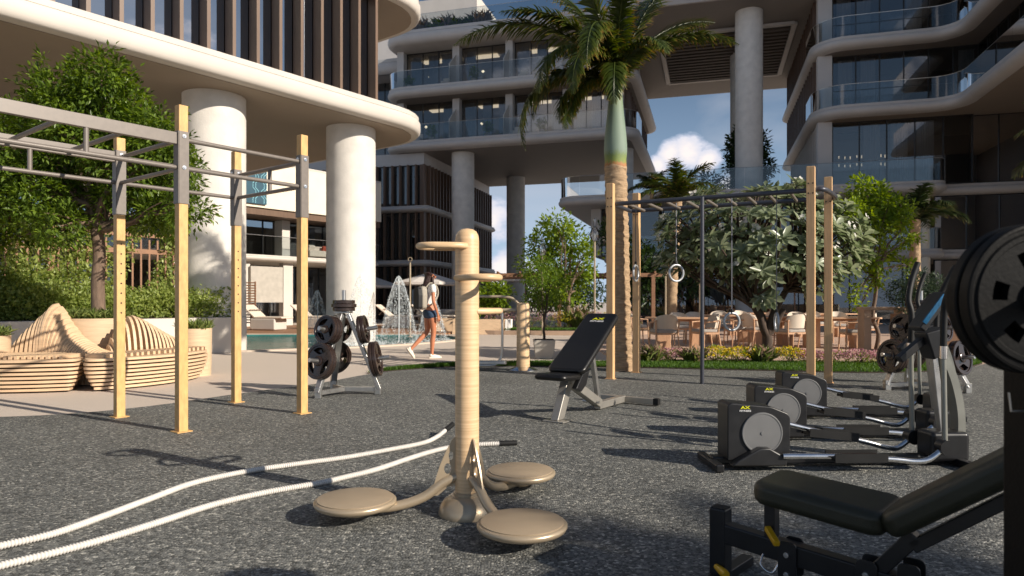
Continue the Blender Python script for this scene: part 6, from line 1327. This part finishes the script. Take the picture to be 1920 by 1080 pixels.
for (x, y, z, lb_) in ((-4.9, 31.2, 3.16, 'cream balcony sofa with one red cushion above the pool, left'),):
    o = WO + Vector((.612, .791, 0)) * 2.1 + Vector((-.791, .612, 0)) * -.35; t = thing('balcony_sofa', 'cream sofa with red cushions on the low wing balcony beside the column', 'sofa', (o.x, o.y, 3.16), RA)
    MB().box((0, 0, .22), (1.5, .6, .3)).build('seat', 'sofa_cushion', t, bevel=.05); MB().box((0, .25, .45), (1.5, .16, .3)).build('backrest', 'sofa_cushion', t, bevel=.05)
    for x2, m_ in ((-.45, 'sofa_cushion'), (.35, 'sofa_red')): MB().box((x2, 0, .48), (.36, .14, .3), Matrix.Rotation(R(20), 3, 'X')).build('cushion', m_, t, bevel=.05)
for i, (lx, ly, z, h, lb_) in enumerate(((-3.6, .8, 13.4, .8, 'potted plant on the upper balcony, first bay from the left'), (.4, .7, 13.4, 1.0, 'potted plant on the upper balcony, second bay'), (-2.2, .7, 10.27, 1.0, 'potted plant on the lower balcony, first bay from the left'), (1.2, .7, 10.27, 1.05, 'potted plant on the lower balcony, second bay'), (4.3, .8, 10.27, .9, 'potted plant on the lower balcony near the palm'), (4.9, .8, 13.4, .8, 'potted plant on the upper balcony near the palm'))):
    pot_plant(QL(lx, ly, z), h, lb_, n=420, rad=.3)
w_o = WO + Vector((.612, .791, 0)) * 3.2 + Vector((-.791, .612, 0)) * -.3; pot_plant((w_o.x, w_o.y, 3.16), .9, 'potted plant at the end of the low wing balcony', n=420, rad=.3)
w_o = WO + Vector((.612, .791, 0)) * -2.6 + Vector((-.791, .612, 0)) * -.3; pot_plant((w_o.x, w_o.y, 3.16), .7, 'potted plant on the low wing balcony behind the timber posts', n=420, rad=.3)
for i, (lx, z, w) in enumerate(((-3.2, 10.27, .55), (2.9, 10.27, .5), (-1.4, 13.4, .5), (3.2, 13.4, .5))):
    t = thing('balcony_chair', ('low pale armchair on the lower balcony, left bay', 'low pale armchair on the lower balcony, third bay', 'low pale armchair on the upper balcony, left bay', 'low pale armchair on the upper balcony, third bay')[i], 'armchair', QL(lx, 1.0, z), RC, 'balcony armchairs'); MB().box((0, 0, .25), (w, .5, .2)).build('seat', 'sofa_cushion', t, bevel=.04); MB().box((0, .2, .45), (w, .1, .35)).build('backrest', 'sofa_cushion', t, bevel=.04)
for i in range(9):
    lx = -4.2 + i * .62 + random.uniform(-.1, .1); tl = ('leftmost tuft', 'second tuft', 'third tuft', 'fourth tuft', 'fifth tuft', 'sixth tuft', 'seventh tuft', 'eighth tuft', 'rightmost tuft')[i]
    t = thing('roof_grass', tl + ' of the planting along the roof edge of the balcony tower', 'ornamental grass', QL(lx, .75 + .2 * (i % 2), 16.6), 0, 'roof edge planting'); reed_tuft(t, 150, .35, .55 + .15 * (i % 3), 'leaf_fresh' if i % 3 != 2 else 'plume', name='blades', wd_=.05)

# ------------------------------------------------------------------ walking woman
def skin_obj(name, verts, edges, m, parent, sub=2, root=0, smooth=True):
    me = bpy.data.meshes.new(name); me.from_pydata([v[:3] for v in verts], edges, []); o = bpy.data.objects.new(name, me); COL.objects.link(o)
    sk = o.modifiers.new('skin', 'SKIN'); sk.use_smooth_shade = True
    for i, v in enumerate(verts):
        r = v[3]; me.skin_vertices[0].data[i].radius = r if isinstance(r, tuple) else (r, r); me.skin_vertices[0].data[i].use_root = (i == root)
    s = o.modifiers.new('sub', 'SUBSURF'); s.levels = sub; s.render_levels = sub
    dg = bpy.context.evaluated_depsgraph_get(); m2 = bpy.data.meshes.new_from_object(o.evaluated_get(dg)); m2.materials.clear(); m2.materials.append(MATS[m]); bpy.data.objects.remove(o)
    m2.polygons.foreach_set('use_smooth', [True] * len(m2.polygons)); return link(bpy.data.objects.new(name, m2), parent)
pw = thing('person', 'woman in white t-shirt and denim shorts walking away with a grey and black backpack', 'person', (cx(806, 13.3), 13.3, 0), R(30))
V = [(0, 0, .93, (.125, .10)), (0, 0, 1.06, (.105, .085)), (.01, 0, 1.2, (.12, .09)), (.01, 0, 1.34, (.135, .085)), (.01, 0, 1.43, .045), (.025, 0, 1.49, .048), (.03, 0, 1.57, (.075, .088)), (.03, 0, 1.64, (.06, .07)),
     (-.005, -.09, .86, .088), (.03, -.085, .68, .075), (.045, -.08, .49, .052), (.02, -.08, .33, .052), (.01, -.08, .10, .032), (.02, -.08, .05, .03), (.13, -.085, .03, .025),
     (.0, .09, .86, .088), (-.01, .085, .68, .074), (-.02, .085, .50, .052), (-.17, .085, .36, .05), (-.34, .08, .20, .032), (-.37, .08, .14, .03), (-.30, .085, .05, .025),
     (.0, -.165, 1.38, .048), (-.02, -.21, 1.24, .040), (-.03, -.235, 1.11, .034), (.02, -.235, .98, .031), (.06, -.225, .88, .022), (.075, -.22, .82, (.014, .032)), (.085, -.215, .77, (.012, .028)),
     (.0, .165, 1.38, .048), (.0, .21, 1.24, .040), (.02, .235, 1.11, .034), (.08, .235, .98, .031), (.12, .22, .89, .022), (.135, .21, .83, (.014, .032)), (.145, .2, .78, (.012, .028))]
E = [(0, 1), (1, 2), (2, 3), (3, 4), (4, 5), (5, 6), (6, 7), (0, 8), (8, 9), (9, 10), (10, 11), (11, 12), (12, 13), (13, 14), (0, 15), (15, 16), (16, 17), (17, 18), (18, 19), (19, 20), (20, 21), (3, 22), (22, 23), (23, 24), (24, 25), (25, 26), (26, 27), (27, 28), (3, 29), (29, 30), (30, 31), (31, 32), (32, 33), (33, 34), (34, 35)]
for base_i, sg in ((28, -1), (35, 1)):
    bxp = V[base_i]
    for f, (dx, dz, dy) in enumerate(((.03, -.06, 0), (.012, -.075, 0), (-.008, -.07, 0), (-.024, -.055, 0))):
        n0 = len(V); V += [(bxp[0] + dx, bxp[1], bxp[2] - .02, .009), (bxp[0] + dx * 1.1, bxp[1] - sg * .006, bxp[2] + dz * .6, .008), (bxp[0] + dx, bxp[1] - sg * .022, bxp[2] + dz, .007)]; E += [(base_i, n0), (n0, n0 + 1), (n0 + 1, n0 + 2)]
    n0 = len(V); V += [(bxp[0] + .035, bxp[1] - sg * .01, bxp[2] + .03, .010), (bxp[0] + .048, bxp[1] - sg * .02, bxp[2] + .0, .009)]; E += [(base_i - 1, n0), (n0, n0 + 1)]
body = skin_obj('body', V, E, 'skin', pw, 2)
# face: nose, eyes, mouth, ears joined to the head
fb_ = MB(); fb_.tube([(.095, 0, 1.605), (.125, 0, 1.575), (.108, 0, 1.562)], [.008, .014, .012], 8)
for sg in (-1, 1): fb_.tube([(.02, sg * .075, 1.60), (.01, sg * .085, 1.585), (.02, sg * .078, 1.56)], [.008, .014, .006], 8)
fb_.build('face_features', 'skin', pw, smooth=60)
for sg in (-1, 1): MB().lathe([(.001, -.01), (.011, 0), (.001, .01)], 10, Matrix.Rotation(R(90), 3, 'Y'), (.097, sg * .03, 1.60)).build('eye', 'rubber_black', pw, smooth=60)
MB().tube([(.098, -.02, 1.538), (.104, 0, 1.54), (.098, .02, 1.538)], [.003, .006, .003], 6).build('mouth', 'sofa_red', pw, smooth=60)
skin_obj('hair', [(.02, 0, 1.655, (.07, .078)), (-.012, 0, 1.61, (.088, .094)), (-.035, 0, 1.54, (.08, .085)), (-.055, 0, 1.45, (.065, .09)), (-.075, .0, 1.35, (.05, .088)), (-.085, -.01, 1.25, (.04, .078)), (-.085, -.015, 1.16, (.02, .05))], [(i, i + 1) for i in range(6)], 'hair', pw, 2, root=2)
skin_obj('hair', [(.03, -.062, 1.60, .03), (.02, -.082, 1.50, .03), (.03, -.095, 1.40, .028), (.035, -.10, 1.30, .018)], [(0, 1), (1, 2), (2, 3)], 'hair', pw, 1)
skin_obj('t_shirt', [(0, 0, .90, (.152, .124)), (0, 0, 1.06, (.122, .10)), (.01, 0, 1.2, (.135, .105)), (.01, 0, 1.34, (.148, .10)), (.01, 0, 1.41, (.075, .07)), (.0, -.17, 1.385, .062), (-.015, -.215, 1.25, .058), (.0, .17, 1.385, .062), (.0, .215, 1.25, .058)], [(0, 1), (1, 2), (2, 3), (3, 4), (3, 5), (5, 6), (3, 7), (7, 8)], 'white_cotton', pw, 2)
skin_obj('denim_shorts', [(0, 0, .97, (.138, .112)), (0, 0, .90, (.145, .118)), (-.003, -.092, .84, .104), (.01, -.09, .745, .098), (.0, .092, .84, .104), (-.008, .09, .745, .098)], [(0, 1), (1, 2), (2, 3), (1, 4), (4, 5)], 'denim', pw, 2, root=1)
def shoe(par, M):
    o = skin_obj('shoe', [(-.03, 0, .045, (.036, .038)), (.04, 0, .042, (.040, .036)), (.12, 0, .03, (.040, .026)), (.18, 0, .022, (.030, .018)), (-.01, 0, .085, (.036, .036))], [(0, 1), (1, 2), (2, 3), (0, 4)], 'shoe_white', par, 2, root=1); o.matrix_local = M
    s = MB().prism([tuple(p) for p in rpoly([(-.07, -.036), (.1, -.045), (.205, -.03), (.205, .03), (.1, .045), (-.07, .036)], .03, 4)], 0, .022).build('sole', 'pack_grey' if False else 'shoe_white', o, bevel=.004)
shoe(pw, Matrix.Translation((.005, -.08, 0))); shoe(pw, Matrix.Translation((-.42, .085, .145)) @ Matrix.Rotation(R(52), 4, 'Y'))
bp2 = MB().prism([tuple(p) for p in rpoly([(-.14, -.22), (.14, -.22), (.15, .05), (.12, .22), (-.12, .22), (-.15, .05)], .07, 5)], 0, .13, Matrix(((0, 0, -1), (1, 0, 0), (0, 1, 0))), (-.10, 0, 1.17)).build('backpack', 'pack_grey', pw, bevel=.045, seg=4)
MB().prism([tuple(p) for p in rpoly([(-.135, -.215), (.135, -.215), (.145, .05), (.11, .2), (-.11, .2), (-.145, .05)], .06, 5)], .10, .20, Matrix(((0, 0, -1), (1, 0, 0), (0, 1, 0))), (-.10, .0, 1.165)).build('front_pocket', 'pack_black', bp2, bevel=.02)
MB().tube(arc((-.16, 0, 1.40), .035, 0, PI, 8, 'yz'), .007, 6).build('grab_handle', 'pack_black', bp2, smooth=60)
for sg in (-1, 1): MB().tube(smooth_path([(-.11, sg * .08, 1.37), (-.03, sg * .095, 1.455), (.09, sg * .1, 1.40), (.125, sg * .11, 1.25), (.03, sg * .15, 1.08), (-.1, sg * .12, 1.0)], 5), .014, 8).build('strap', 'pack_grey', bp2, smooth=60)
